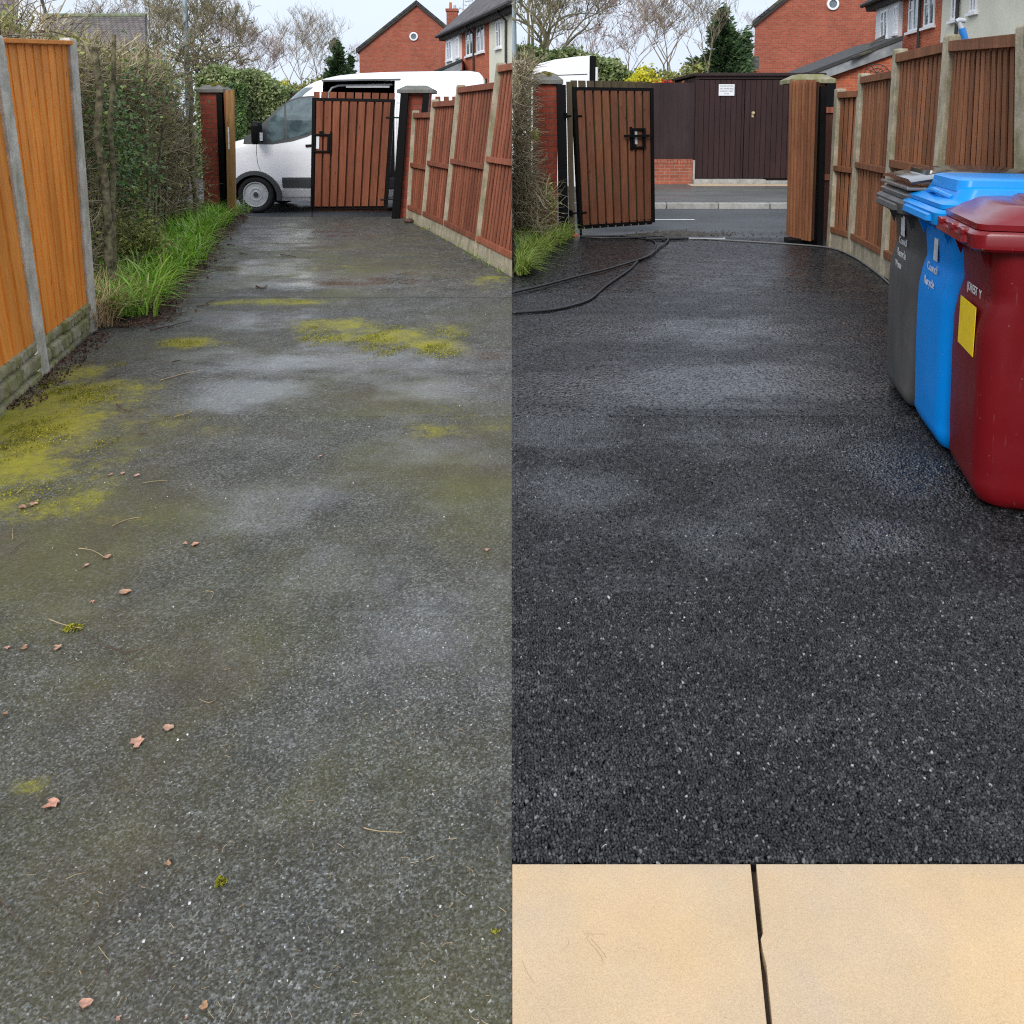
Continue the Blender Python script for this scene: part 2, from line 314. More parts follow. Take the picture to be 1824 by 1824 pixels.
def tarmac_new():
    m = M('new_black_tarmac', .5, .5); o = m.co()
    gr, gap = attr(m, 'grain'), attr(m, 'gap'); g3 = m.math('FRACT', m.math('MULTIPLY', gr, 41.7))
    col = m.ramp(gr, [(0, (.005, .005, .0055)), (.5, (.016, .016, .017)), (.88, (.042, .042, .044)), (.965, (.075, .075, .077)), (.99, (.13, .13, .13)), (1, (.34, .34, .33))])
    col = m.scale(col, m.rng(m.noise(o, 1.1, 6), .3, .7, .75, 1.35)); col = m.mix(m.rng(gap, .45, .85), col, (.002, .002, .0022))  # crevice shade between stones painted into the colour by the gap mask
    dust = m.rng(m.noise(m.co('Object', (1, 1.5, 1)), 1.6, 7, .65), .54, .75); col = m.mix(m.math('MULTIPLY', dust, m.math('MULTIPLY', g3, .35)), col, (.1, .098, .09))
    g = G(1250, 558); s3 = m.node('ShaderNodeSeparateXYZ'); m.L(o, s3.inputs[0])
    yy = m.math('ADD', s3.outputs[1], m.math('MULTIPLY', m.noise(o, 3, 3), .06))
    jl = m.rng(m.math('ABSOLUTE', m.math('SUBTRACT', yy, g.y+.03)), .006, .035, .75, 0)
    col = m.mix(jl, col, (.006, .006, .006)); m.base(col)
    ws = blobs(m, o, ((1290, 680, 1.0, .45, 1), (1120, 690, .9, .35, 1), (1010, 765, .4, .35, 1), (1030, 872, .4, .2, 1), (1560, 955, .22, .18, 1), (1600, 840, .3, .45, 1), (1200, 590, 1.6, .5, .75), (1250, 480, 1.5, 1.2, .35), (1330, 780, .7, .3, .6), (1250, 950, .4, .3, .5)))
    wet = m.rng(m.math('ADD', m.noise(m.co('Object', (1, 1.8, 1)), 2.4, 7, .6), m.math('MULTIPLY', ws, .38)), .52, .82)
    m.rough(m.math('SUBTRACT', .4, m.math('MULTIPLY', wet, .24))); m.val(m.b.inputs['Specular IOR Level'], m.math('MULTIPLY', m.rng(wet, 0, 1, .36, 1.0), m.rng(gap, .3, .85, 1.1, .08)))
    m.bump(m.noise(o, 420, 3, .6), .25, .0015)
    return m.m
def asphalt(name, c, rough=.6):
    m = M(name, rough, .4); o = m.co()
    col = m.scale(c, m.rng(m.noise(o, .7, 6), .3, .7, .75, 1.25)); col = m.scale(col, m.rng(m.noise(o, 80, 3), .3, .7, .7, 1.35))
    m.base(col); m.rough(m.rng(m.noise(m.co('Object', (.6, 1.6, 1)), .9, 5), .38, .62, rough+.12, rough-.2)); m.bump(m.noise(o, 120, 3), .4, .004)
    return m.m
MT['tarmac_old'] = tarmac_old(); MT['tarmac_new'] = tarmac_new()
MT['road'] = asphalt('road_asphalt', (.055, .058, .063)); MT['footway'] = asphalt('wet_footway', (.11, .11, .105), .5)
MT['navy'] = plain('navy_recess_shade', (.004, .05, .2), .4, .3)  # dark blue standing in for shade inside the lid recess
def slabmat():
    m = M('buff_paving', .7, .25); o = m.co()
    col = m.mix(m.rng(m.noise(o, 2.6, 6), .35, .68), (.6, .42, .235), (.5, .385, .265))
    col = m.mix(m.rng(m.noise(o, 7, 5, .6, .6), .6, .78, 0, .3), col, (.62, .37, .16))
    col = m.scale(col, m.rng(m.noise(o, 3.3, 7, .6), .3, .7, .9, 1.06))
    col = m.mix(m.math('MULTIPLY', m.rng(m.voro(o, 90, 'Distance'), .06, .13, 1, 0), m.rng(m.noise(o, 6, 4), .45, .65, .1, .6)), col, (.14, .1, .07))
    col = m.scale(col, m.rng(m.noise(o, 260, 2), .3, .7, .95, 1.05))
    s3 = m.node('ShaderNodeSeparateXYZ'); m.L(o, s3.inputs[0]); e = m.math('ADD', s3.outputs[1], m.math('MULTIPLY', m.noise(o, 10, 5), .04))
    col = m.mix(m.rng(e, 1.6, 1.645, 0, .3), col, (.42, .35, .28))
    col = m.scale(col, m.rng(m.voro(o, 330, 'Distance'), .1, .6, .86, 1.06)); col = m.mix(m.rng(m.noise(o, 1.6, 8, .7, 1.5), .62, .66, 0, .35), col, (.45, .3, .14)); m.base(col); m.bump(m.noise(o, 260, 5, .7), .5, .002)
    return m.m
MT['slab'] = slabmat()
# ---------------------------------------------------------------- mesh helpers
def auto_uv(me):
    uv = me.uv_layers.new(name='UVMap').data
    vs = me.vertices
    for p in me.polygons:
        n = p.normal
        if abs(n.z) < .92:
            t = Vector((-n.y, n.x, 0)).normalized(); b = n.cross(t)
            if b.z < 0: b = -b
        else: t = Vector((1, 0, 0)); b = Vector((0, 1, 0))
        for li in p.loop_indices:
            c = vs[me.loops[li].vertex_index].co; uv[li].uv = (c.dot(t), c.dot(b))
def wloc(o):
    v = Vector((0, 0, 0))
    while o is not None: v += o.location; o = o.parent
    return v
def tag(o, label=None, cat=None, group=None, kind=None):
    if label: o['label'] = label
    if cat: o['category'] = cat
    if group: o['group'] = group
    if kind: o['kind'] = kind
    return o
def thing(name, loc, label, cat, group=None, rz=0):
    o = bpy.data.objects.new(name, None); C.objects.link(o); o.location = loc; o.rotation_euler = (0, 0, rz)
    o.empty_display_size = .2
    return tag(o, label, cat, group)
class MB:
    def __init__(s): s.v = []; s.f = []
    def add(s, vs, fs):
        k = len(s.v); s.v += [tuple(x) for x in vs]; s.f += [tuple(i+k for i in f) for f in fs]
    def hex(s, p):                      # 8 points: ring of four, then ring of four
        s.add(p, [(3, 2, 1, 0), (4, 5, 6, 7), (0, 1, 5, 4), (1, 2, 6, 5), (2, 3, 7, 6), (3, 0, 4, 7)])
    def box(s, a, b):
        x0, y0, z0 = a; x1, y1, z1 = b
        s.hex([(x0, y0, z0), (x1, y0, z0), (x1, y1, z0), (x0, y1, z0), (x0, y0, z1), (x1, y0, z1), (x1, y1, z1), (x0, y1, z1)])
    def pbox(s, P, u0, u1, v0, v1, n0, n1):
        s.hex([P(u0, v0, n0), P(u1, v0, n0), P(u1, v0, n1), P(u0, v0, n1), P(u0, v1, n0), P(u1, v1, n0), P(u1, v1, n1), P(u0, v1, n1)])
    def tube(s, pts, r, n=6, cap=True):
        pts = [Vector(p) for p in pts]; rs = r if isinstance(r, (list, tuple)) else [r]*len(pts)
        k = len(s.v); up = None
        for i, p in enumerate(pts):
            d = (pts[min(i+1, len(pts)-1)]-pts[max(i-1, 0)])
            if d.length < 1e-9: d = Vector((0, 0, 1))
            d.normalize()
            if up is None: up = Vector((0, 0, 1)) if abs(d.z) < .9 else Vector((1, 0, 0))
            a = d.cross(up); 
            if a.length < 1e-6: a = d.cross(Vector((1, .3, .2)))
            a.normalize(); b = a.cross(d); up = b
            for j in range(n):
                t = 2*math.pi*j/n; s.v.append(tuple(p+(a*math.cos(t)+b*math.sin(t))*rs[i]))
        for i in range(len(pts)-1):
            for j in range(n):
                j2 = (j+1) % n; s.f.append((k+i*n+j, k+i*n+j2, k+(i+1)*n+j2, k+(i+1)*n+j))
        if cap and n > 2:
            s.f.append(tuple(k+j for j in range(n-1, -1, -1))); s.f.append(tuple(k+(len(pts)-1)*n+j for j in range(n)))
    def rings(s, rings, closed=True, cap=True):   # loft of equal-length closed rings
        n = len(rings[0]); k = len(s.v)
        for r in rings: s.v += [tuple(p) for p in r]
        for i in range(len(rings)-1):
            for j in range(n):
                j2 = (j+1) % n; s.f.append((k+i*n+j, k+i*n+j2, k+(i+1)*n+j2, k+(i+1)*n+j))
        if cap: s.f.append(tuple(k+j for j in range(n-1, -1, -1))); s.f.append(tuple(k+(len(rings)-1)*n+j for j in range(n)))
    def lathe(s, prof, axis_pt, n=32, axis='Y'):  # prof: (r, along)
        rings = []
        for r, a in prof:
            ring = []
            for j in range(n):
                t = 2*math.pi*j/n
                if axis == 'Y': ring.append((axis_pt[0]+r*math.cos(t), axis_pt[1]+a, axis_pt[2]+r*math.sin(t)))
                elif axis == 'Z': ring.append((axis_pt[0]+r*math.cos(t), axis_pt[1]+r*math.sin(t), axis_pt[2]+a))
                else: ring.append((axis_pt[0]+a, axis_pt[1]+r*math.cos(t), axis_pt[2]+r*math.sin(t)))
            rings.append(ring)
        s.rings(rings)
    def leaf(s, p, size, rnd, up=None, asp=1.6):
        d = Vector((rnd.uniform(-1, 1), rnd.uniform(-1, 1), rnd.uniform(-1, 1))) if up is None else up
        if d.length < .05: d = Vector((1, 0, 0))
        d = d.normalized()*size*asp*.5
        e = d.cross(Vector((rnd.uniform(-1, 1), rnd.uniform(-1, 1), rnd.uniform(-1, 1))))
        if e.length < 1e-6: return
        e = e.normalized()*size*.5; p = Vector(p); f = d.cross(e).normalized()*size*.18
        s.add([p-d, p+e+f, p+d, p-e+f], [(0, 1, 2), (0, 2, 3)])
    def build(s, name, mat, parent=None, smooth=False, bevel=0, local=False, origin=None, clip=None, recalc=False, angle=40):
        me = bpy.data.meshes.new(name)
        if local: off = Vector((0, 0, 0))
        elif parent is not None: off = wloc(parent)
        elif origin is not None: off = Vector(origin)
        else:
            xs = [p[0] for p in s.v]; ys = [p[1] for p in s.v]; zs = [p[2] for p in s.v]
            off = Vector(((min(xs)+max(xs))/2, (min(ys)+max(ys))/2, min(zs)))
        me.from_pydata([(x-off.x, y-off.y, z-off.z) for x, y, z in s.v], [], s.f)
        if recalc or bevel or clip:
            bm = bmesh.new(); bm.from_mesh(me)
            if recalc or bevel: bmesh.ops.recalc_face_normals(bm, faces=bm.faces)
            if bevel: bmesh.ops.bevel(bm, geom=bm.edges[:], offset=bevel, segments=2, affect='EDGES', profile=.6)
            if clip:                    # end the piece at the boundary between the two driveways
                r = bmesh.ops.bisect_plane(bm, geom=bm.verts[:]+bm.edges[:]+bm.faces[:], plane_co=(-off.x, 0, 0), plane_no=(1, 0, 0), clear_outer=clip == 'L', clear_inner=clip == 'R')
                ed = [e for e in r['geom_cut'] if isinstance(e, bmesh.types.BMEdge)]
                if len(ed) < 4000: bmesh.ops.holes_fill(bm, edges=ed, sides=0)
            bm.to_mesh(me); bm.free()
        me.update(); auto_uv(me)
        if smooth:
            me.shade_smooth() if hasattr(me, 'shade_smooth') else None
            if angle < 180:
                bm = bmesh.new(); bm.from_mesh(me)
                for e in bm.edges:
                    if len(e.link_faces) == 2 and e.calc_face_angle(0) > math.radians(angle): e.smooth = False
                bm.to_mesh(me); bm.free()
        o = bpy.data.objects.new(name, me); C.objects.link(o)
        if mat is not None: me.materials.append(mat if not isinstance(mat, str) else MT[mat])
        if parent is not None: o.parent = parent
        if not local: 
            if parent is None: o.location = off
        return o
def Patch(b0, b1, t0, t1):
    b0, b1, t0, t1 = map(Vector, (b0, b1, t0, t1))
    n = (b1-b0).cross(t0-b0).normalized()
    if n.dot(Vector((0, 0, H))-b0) < 0: n = -n
    Wd = (b1-b0).length; Hh = (t0-b0).length
    def P(u, v, nn=0.):
        s, t = u/Wd, v/Hh
        return (b0.lerp(b1, s)).lerp(t0.lerp(t1, s), t)+n*nn
    P.W, P.H, P.n = Wd, Hh, n
    return P
def copy_tree(o, parent=None):
    c = o.copy(); C.objects.link(c); c.parent = parent
    for ch in list(o.children): copy_tree(ch, c)
    return c
def text_part(body, size, mat, parent, matrix, name='lettering', clip=None, sx=1.0):
    cu = bpy.data.curves.new('t', 'FONT'); cu.body = body; cu.size = size; cu.extrude = .0006; cu.align_x = 'CENTER'; cu.align_y = 'CENTER'
    to = bpy.data.objects.new('t', cu); C.objects.link(to)
    bpy.context.view_layer.update()
    me = bpy.data.meshes.new_from_object(to.evaluated_get(bpy.context.evaluated_depsgraph_get()))
    bpy.data.objects.remove(to); me.transform(Matrix.Diagonal((sx, 1, 1, 1))); me.transform(matrix); me.materials.clear(); me.materials.append(MT[mat])
    me.name = name; o = bpy.data.objects.new(name, me); C.objects.link(o); o.parent = parent
    return o
R = random.Random(3)
# ================================================================ THE SETTING
def sheet(name, pts, z, mat, kind='structure', n=1):
    b = MB(); b.add([(x, y, z) for x, y in pts], [tuple(range(len(pts)))]); o = b.build(name, mat, origin=(0, 0, 0)); tag(o, kind=kind); return o
sheet('ground', [(-250, -20), (250, -20), (250, 400), (-250, 400)], -.34, 'soil')
def _h(ix, iy, k):
    v = (ix*374761393+iy*668265263+k*2147483647+k*k*97531) & 0xFFFFFFFF
    v = ((v ^ (v >> 13))*1274126177) & 0xFFFFFFFF
    v = ((v ^ (v >> 16))*2246822519) & 0xFFFFFFFF
    return ((v ^ (v >> 15)) & 0xFFFFFF)/float(0xFFFFFF)
def stones(X, Y, cell):
    """nearest crushed stone: (random id, distance ratio, tilt offset)"""
    ix, iy = np.floor(X/cell).astype(np.int64), np.floor(Y/cell).astype(np.int64)
    best = np.full(X.shape, 9e9); sec = np.full(X.shape, 9e9); rid = np.zeros(X.shape); tl = np.zeros(X.shape); bh = np.zeros(X.shape)
    for dx in (-1, 0, 1):
        for dy in (-1, 0, 1):
            jx, jy = ix+dx, iy+dy
            cx = (jx+.5+.85*(_h(jx, jy, 1)-.5))*cell; cy = (jy+.5+.85*(_h(jx, jy, 2)-.5))*cell
            a = _h(jx, jy, 3)*3.14159; asp = .7+.6*_h(jx, jy, 4); sz = .75+.6*_h(jx, jy, 8)
            u, v = X-cx, Y-cy; uu, vv = u*np.cos(a)+v*np.sin(a), -u*np.sin(a)+v*np.cos(a)
            d = (np.maximum(np.abs(uu)*asp, 0)**1.6+np.abs(vv/asp)**1.6)**(1/1.6)/cell/sz
            r_, t_ = _h(jx, jy, 5), (_h(jx, jy, 6)-.5)*uu+(_h(jx, jy, 7)-.5)*vv
            m_ = d < best
            sec = np.where(m_, best, np.minimum(sec, d)); rid = np.where(m_, r_, rid); tl = np.where(m_, t_, tl); bh = np.where(m_, _h(jx, jy, 9), bh); best = np.where(m_, d, best)
    return rid, best, sec-best, tl, bh
def stone_sheet(name, mat, bands, cell, amp, tilt, zfun, front=None, gw=.28):
    V, Q, GR, GP = [], [], [], []; k0 = 0
    for (x0, x1, y0_, y1, st) in bands:
        nx, ny = int(round((x1-x0)/st))+1, int(round((y1-y0_)/st))+1
        X, Y = np.meshgrid(np.linspace(x0, x1, nx), np.linspace(y0_, y1, ny))
        jr = np.random.RandomState(len(V)+nx); X[1:-1, 1:-1] += jr.uniform(-.3, .3, (ny-2, nx-2))*st; Y[1:-1, 1:-1] += jr.uniform(-.3, .3, (ny-2, nx-2))*st
        rid, d, ed, tl, bh = stones(X, Y, cell)
        gap = np.clip(1-ed/gw, 0, 1)
        rid2, d2, ed2, tl2, bh2 = stones(X+3.7, Y+1.3, cell*2.3)
        und = .0018*np.sin(X*9+Y*3)*np.sin(Y*11-X*2)
        fs = min(1., (.0042/st))**1.6
        Z = zfun(Y)+fs*amp*(-.9*gap**1.5+.7*(bh-.5)-.25*np.minimum(d, 1.5)**2+.25*(bh2-.5))+fs*tilt*tl+und
        if front is not None: Z = np.where(Y < front(X), Z-.05, Z)
        V.append(np.stack([X, Y, Z], -1).reshape(-1, 3)); GR.append(rid.ravel()); GP.append(gap.ravel())
        i_ = (np.arange(ny-1)[:, None]*nx+np.arange(nx-1)[None, :]).ravel()+k0
        Q.append(np.stack([i_, i_+1, i_+nx+1, i_+nx], -1)); k0 += nx*ny
    V = np.concatenate(V).astype(np.float32); Q = np.concatenate(Q).astype(np.int32); me = bpy.data.meshes.new(name)
    me.vertices.add(len(V)); me.vertices.foreach_set('co', V.ravel()); me.loops.add(Q.size); me.loops.foreach_set('vertex_index', Q.ravel())
    me.polygons.add(len(Q)); me.polygons.foreach_set('loop_start', np.arange(0, Q.size, 4, dtype=np.int32)); me.polygons.foreach_set('loop_total', np.full(len(Q), 4, np.int32))
    me.update(calc_edges=True)
    for nm, arr in (('grain', GR), ('gap', GP)): at_ = me.attributes.new(nm, 'FLOAT', 'POINT'); at_.data.foreach_set('value', np.concatenate(arr).astype(np.float32))
    me.materials.append(MT[mat]); o = bpy.data.objects.new(name, me); C.objects.link(o); return tag(o, kind='structure')
zold = lambda Y: np.interp(Y, [0, 12.2, 13.0, 13.6, 14.1, 14.7], [0, 0, -.004, -.012, -.06, -.16])
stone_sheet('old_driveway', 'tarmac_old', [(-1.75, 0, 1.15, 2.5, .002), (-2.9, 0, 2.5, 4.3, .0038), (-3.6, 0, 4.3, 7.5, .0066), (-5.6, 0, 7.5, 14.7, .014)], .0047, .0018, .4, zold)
b = MB()
ys = [-2, 3, 8, 12.2, 13.0, 13.6, 14.1, 14.7]; zs = [0, 0, 0, 0, -.004, -.012, -.06, -.16]
for i, (y, z) in enumerate(zip(ys, zs)):
    b.v += [(-14, y, z-.007), (-.001, y, z-.007)]
    if i: k = 2*i; b.f.append((k-2, k-1, k+1, k))
tag(b.build('old_driveway', 'tarmac_old', origin=(0, 0, 0), smooth=True), kind='structure')
sheet('road', [(-60, 14.5), (0, 14.5), (0, 24.5), (-60, 24.5)], -.145, 'road')
# new driveway on the other half
yb = G(912, 424).y
b = MB(); n = 60; y0 = G(912, 1536).y
edge = [(x*.2, y0+R.uniform(-.0035, .0035)) for x in range(0, 8)]
pts = []
for i in range(121):
    x = i*.012; pts.append((x, y0-.0015*i/8*.2+R.choice((0, 0, 0, 1))*R.uniform(-.006, 0)+R.uniform(-.0012, .0012)))
pts += [(2, y0), (14, y0), (14, yb), (0, yb)]
b.add([(x, y, -0.004) for x, y in pts]+[(x, y, -.05) for x, y in pts], [tuple(range(len(pts)))]+[(i, i+1, i+1+len(pts), i+len(pts)) for i in range(len(pts)-1)])
tag(b.build('new_driveway', 'tarmac_new', origin=(0, 0, -.006)), kind='structure')
fr_edge = lambda X: y0+.0035*np.sin(X*37)+.003*np.sin(X*113+1)+.003*np.sin(X*271)
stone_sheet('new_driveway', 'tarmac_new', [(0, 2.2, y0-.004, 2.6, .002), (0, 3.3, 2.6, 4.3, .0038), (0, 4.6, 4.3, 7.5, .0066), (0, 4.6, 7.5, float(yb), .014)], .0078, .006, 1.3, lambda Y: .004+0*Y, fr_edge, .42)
sheet('road', [(0, yb-.02), (60, yb-.02), (60, 15.3), (0, 15.3)], -.012, 'road')
yk = G(1300, 372, -.012).y
sheet('pavement', [(0, yk+.14), (60, yk+.14), (60, 22.5), (0, 22.5)], .085, 'footway')
b = MB()
x = 0
while x < 12: b.box((x+.006, yk, -.1), (x+.91, yk+.135, .09)); x += .92
tag(b.build('kerb', 'kerb', bevel=.012, origin=(0, 0, 0)), kind='structure')
g0, g1 = G(1165, 391, -.008), G(1237, 391, -.008)
sheet('road_marking', [(g0.x-.6, g0.y-.05), (g1.x, g0.y-.05), (g1.x, g0.y+.05), (g0.x-.6, g0.y+.05)], -.008, 'roadpaint')
# verge soil mounds (left of each drive)
def mound(name, edge, width, mat, hh=.07):
    b = MB(); nx = 16; rows = len(edge)
    for i, (ex, ey) in enumerate(edge):
        for j in range(nx+1):
            t = j/nx; x = ex-t*width
            z = -.02+hh*min(1, t*6)+R.uniform(-.012, .012)*(t > .02)
            b.v.append((x, ey+R.uniform(-.02, .02), z))
    for i in range(rows-1):
        for j in range(nx):
            k = i*(nx+1)+j; b.f.append((k, k+nx+1, k+nx+2, k+1))
    return b.build(name, mat, smooth=True, angle=180, origin=(0, 0, 0))
def interp(pts, y):
    for (x0, y0), (x1, y1) in zip(pts, pts[1:]):
        if y0 <= y <= y1: return x0+(x1-x0)*(y-y0)/(y1-y0)
    return pts[0][0] if y < pts[0][1] else pts[-1][0]
vl = [G(165, 592), G(215, 585), G(268, 568), G(285, 540), G(300, 510), G(345, 480), G(372, 430), G(405, 400), G(418, 388)]
vl = sorted([(p.x, p.y) for p in vl], key=lambda q: q[1])
edgeL = []
y = vl[0][1]
while y < 14.2: edgeL.append((interp(vl, y)+R.uniform(-.04, .04), y)); y += .15
tag(mound('verge_soil', edgeL, 4.0, 'soil'), kind='structure')
vr = [G(905, 505), G(918, 488), G(950, 468), G(985, 445), G(1018, 424)]
vr = sorted([(p.x, p.y) for p in vr], key=lambda q: q[1])
edgeR = []; y = vr[0][1]
while y < 11.7: edgeR.append((interp(vr, y)+R.uniform(-.02, .02), y)); y += .15
b = MB()
for i, (ex, ey) in enumerate(edgeR):
    for j in range(7): t = j/6; b.v.append((max(ex, .02)*(1-t)+.001, ey, -.01+.07*min(1, t*3)))
for i in range(len(edgeR)-1):
    for j in range(6): k = i*7+j; b.f.append((k, k+7, k+8, k+1))
tag(b.build('verge_soil', 'soil', smooth=True, angle=180, origin=(0, 0, 0)), kind='structure')
# paving slabs
sx0, sx1 = G(1336, 1535).x, G(1366, 1824).x; sx2, sx3 = G(1346, 1535).x, G(1376, 1824).x
ya = y0-.006; ye = .9
def jx(xa, xb, y): return xa+(xb-xa)*(y-y0)/(1.3-y0)
b = MB(); b.hex([(0.0005, ye, -.04), (jx(sx0, sx1, ye), ye, -.04), (jx(sx0, sx1, ya), ya, -.04), (0.0005, ya, -.04), (0.0005, ye, 0.002), (jx(sx0, sx1, ye), ye, 0.002), (jx(sx0, sx1, ya), ya, .002), (0.0005, ya, .002)])
tag(b.build('paving_slab', 'slab', bevel=.0018, origin=(0, 0, 0)), 'buff paving slab with a faint hair-like stain, on the left of the open joint', 'paving slab', 'buff paving slabs at the drive edge')
xr = sx2+.9
b = MB()
# right slab has one chipped spot on its joint edge
yc = G(1355, 1690).y
ring = [(jx(sx2, sx3, ya), ya), (jx(sx2, sx3, yc+.03), yc+.03), (jx(sx2, sx3, yc+.02)-.006, yc+.018), (jx(sx2, sx3, yc)-.005, yc-.005), (jx(sx2, sx3, yc-.03), yc-.03), (jx(sx2, sx3, ye), ye), (xr, ye), (xr, ya)]
b.rings([[(x, y, -.04) for x, y in ring], [(x, y, .002) for x, y in ring]])
tag(b.build('paving_slab', 'slab', recalc=True, bevel=.0015, origin=(0, 0, 0)), 'buff paving slab with a chipped crumb in the joint, on the right of the open joint', 'paving slab', 'buff paving slabs at the drive edge')
sheet('joint_soil', [(.0, .9), (1.6, .9), (1.6, y0+.005), (0, y0+.005)], -.02, 'soil')

# ================================================================ FENCES
def post(mb, b, t, w=.055, d=.05):
    b, t = Vector(b), Vector(t)
    a = Vector((1, 0, 0)); c = Vector((0, 1, 0))
    ring = lambda p, k=1: [p-a*w*k-c*d*k, p+a*w*k-c*d*k, p+a*w*k+c*d*k, p-a*w*k+c*d*k]
    mb.rings([ring(b-Vector((0, 0, .1))), ring(b.lerp(t, .993)), ring(t, .86)])
def batten_panel(root, b0, b1, t0, t1, mat, back, pitch=.13, wdt=.085, clip=None, mid=.5, board=.13, gb='concrete', rail_h=.075):
    P = Patch(b0, b1, t0, t1); Wd, Hh = P.W, P.H
    m = MB()
    for k in range(16): m.pbox(P, Wd*k/16, Wd*(k+1)/16, board+.02, Hh-.02, -.008, .0)
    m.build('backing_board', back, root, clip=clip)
    m = MB(); u = .02
    while u < Wd-.03:
        w_ = wdt*R.uniform(.93, 1.05); d = R.uniform(.009, .014); m.pbox(P, u, min(u+w_, Wd), board+.03, Hh-.05, .001, d); u += pitch
    m.build('battens', mat, root, clip=clip)
    for vv in (Hh-rail_h, Hh*mid, board):
        m = MB(); m.pbox(P, 0, Wd, vv, vv+rail_h*(1 if vv > Hh*.8 else .85), .016, .055); m.build('rail', mat, root, bevel=.004, clip=clip)
    m = MB(); m.pbox(P, 0, Wd, -.05, board-.003, -.01, .035); m.build('gravel_board', gb, root, clip=clip)
def fence_from(px_posts, name, label, mat, back, clip=None, ext=None, pm='concrete', **kw):
    P3 = []
    for (bx, by, tx, ty) in px_posts:
        g = G(bx, by); t = W(tx, ty, g.y); P3.append((g, t))
    if ext: P3.append(ext(P3))
    root = thing(name, P3[0][0], label, 'fence')
    for (g, t) in P3:
        m = MB(); post(m, g, t); m.build('post', pm, root, bevel=.006, clip=clip)
    for i, ((g0, t0), (g1, t1)) in enumerate(zip(P3, P3[1:])):
        zt = min(t0.z, t1.z)-.04
        def at(g, t, z): return g.lerp(t, z/t.z) if t.z else g
        a0, a1 = g0.lerp(g1, .05/(g1-g0).length), g1.lerp(g0, .05/(g1-g0).length)
        c0 = at(g0, t0, zt); c1 = at(g1, t1, zt); d0, d1 = c0.lerp(c1, .03), c1.lerp(c0, .03)
        batten_panel(root, a0, a1, d0, d1, mat, back, clip=clip, **kw)
    return root
# left half, right-hand fence (red-brown), cut where the old drive's half ends
def extL(P3):
    (g2, t2), (g3, t3) = P3[-2], P3[-1]; return (g3+(g3-g2)*1.15, t3+(t3-t2)*1.15+Vector((0, 0, .06)))
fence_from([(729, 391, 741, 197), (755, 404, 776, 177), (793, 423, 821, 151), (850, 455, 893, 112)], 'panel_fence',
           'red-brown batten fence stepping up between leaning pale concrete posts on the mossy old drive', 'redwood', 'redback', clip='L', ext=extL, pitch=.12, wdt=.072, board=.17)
# right half fence (brown)
def extR(P3):
    return (Vector((3.26, 5.35, 0)), W(1832, 42, 5.35))
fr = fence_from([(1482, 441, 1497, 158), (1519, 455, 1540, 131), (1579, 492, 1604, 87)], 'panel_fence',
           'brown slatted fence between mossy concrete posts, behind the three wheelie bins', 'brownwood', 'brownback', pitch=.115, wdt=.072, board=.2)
g3, t3 = Vector((3.5, 6.9, 0)), W(1700, 62, 6.9); g2, t2 = G(1579, 492), W(1604, 87, G(1579, 492).y)
g4, t4 = Vector((3.26, 5.2, 0)), W(1836, 44, 5.2); g5, t5 = g4+(g4-g3), t4+(t4-t3)
for g, t in ((g3, t3), (g4, t4), (g5, t5)):
    m = MB(); post(m, g, t, .062, .055); m.build('post', 'concrete', fr, bevel=.006)
for (ga, ta), (gb_, tb) in (((g2, t2), (g3, t3)), ((g3, t3), (g4, t4)), ((g4, t4), (g5, t5))):
    batten_panel(fr, ga.lerp(gb_, .03), gb_.lerp(ga, .03), ta.lerp(tb, .03)-Vector((0, 0, .05)), tb.lerp(ta, .03)-Vector((0, 0, .05)), 'brownwood', 'brownback', pitch=.12, wdt=.076, board=.2, rail_h=.085)
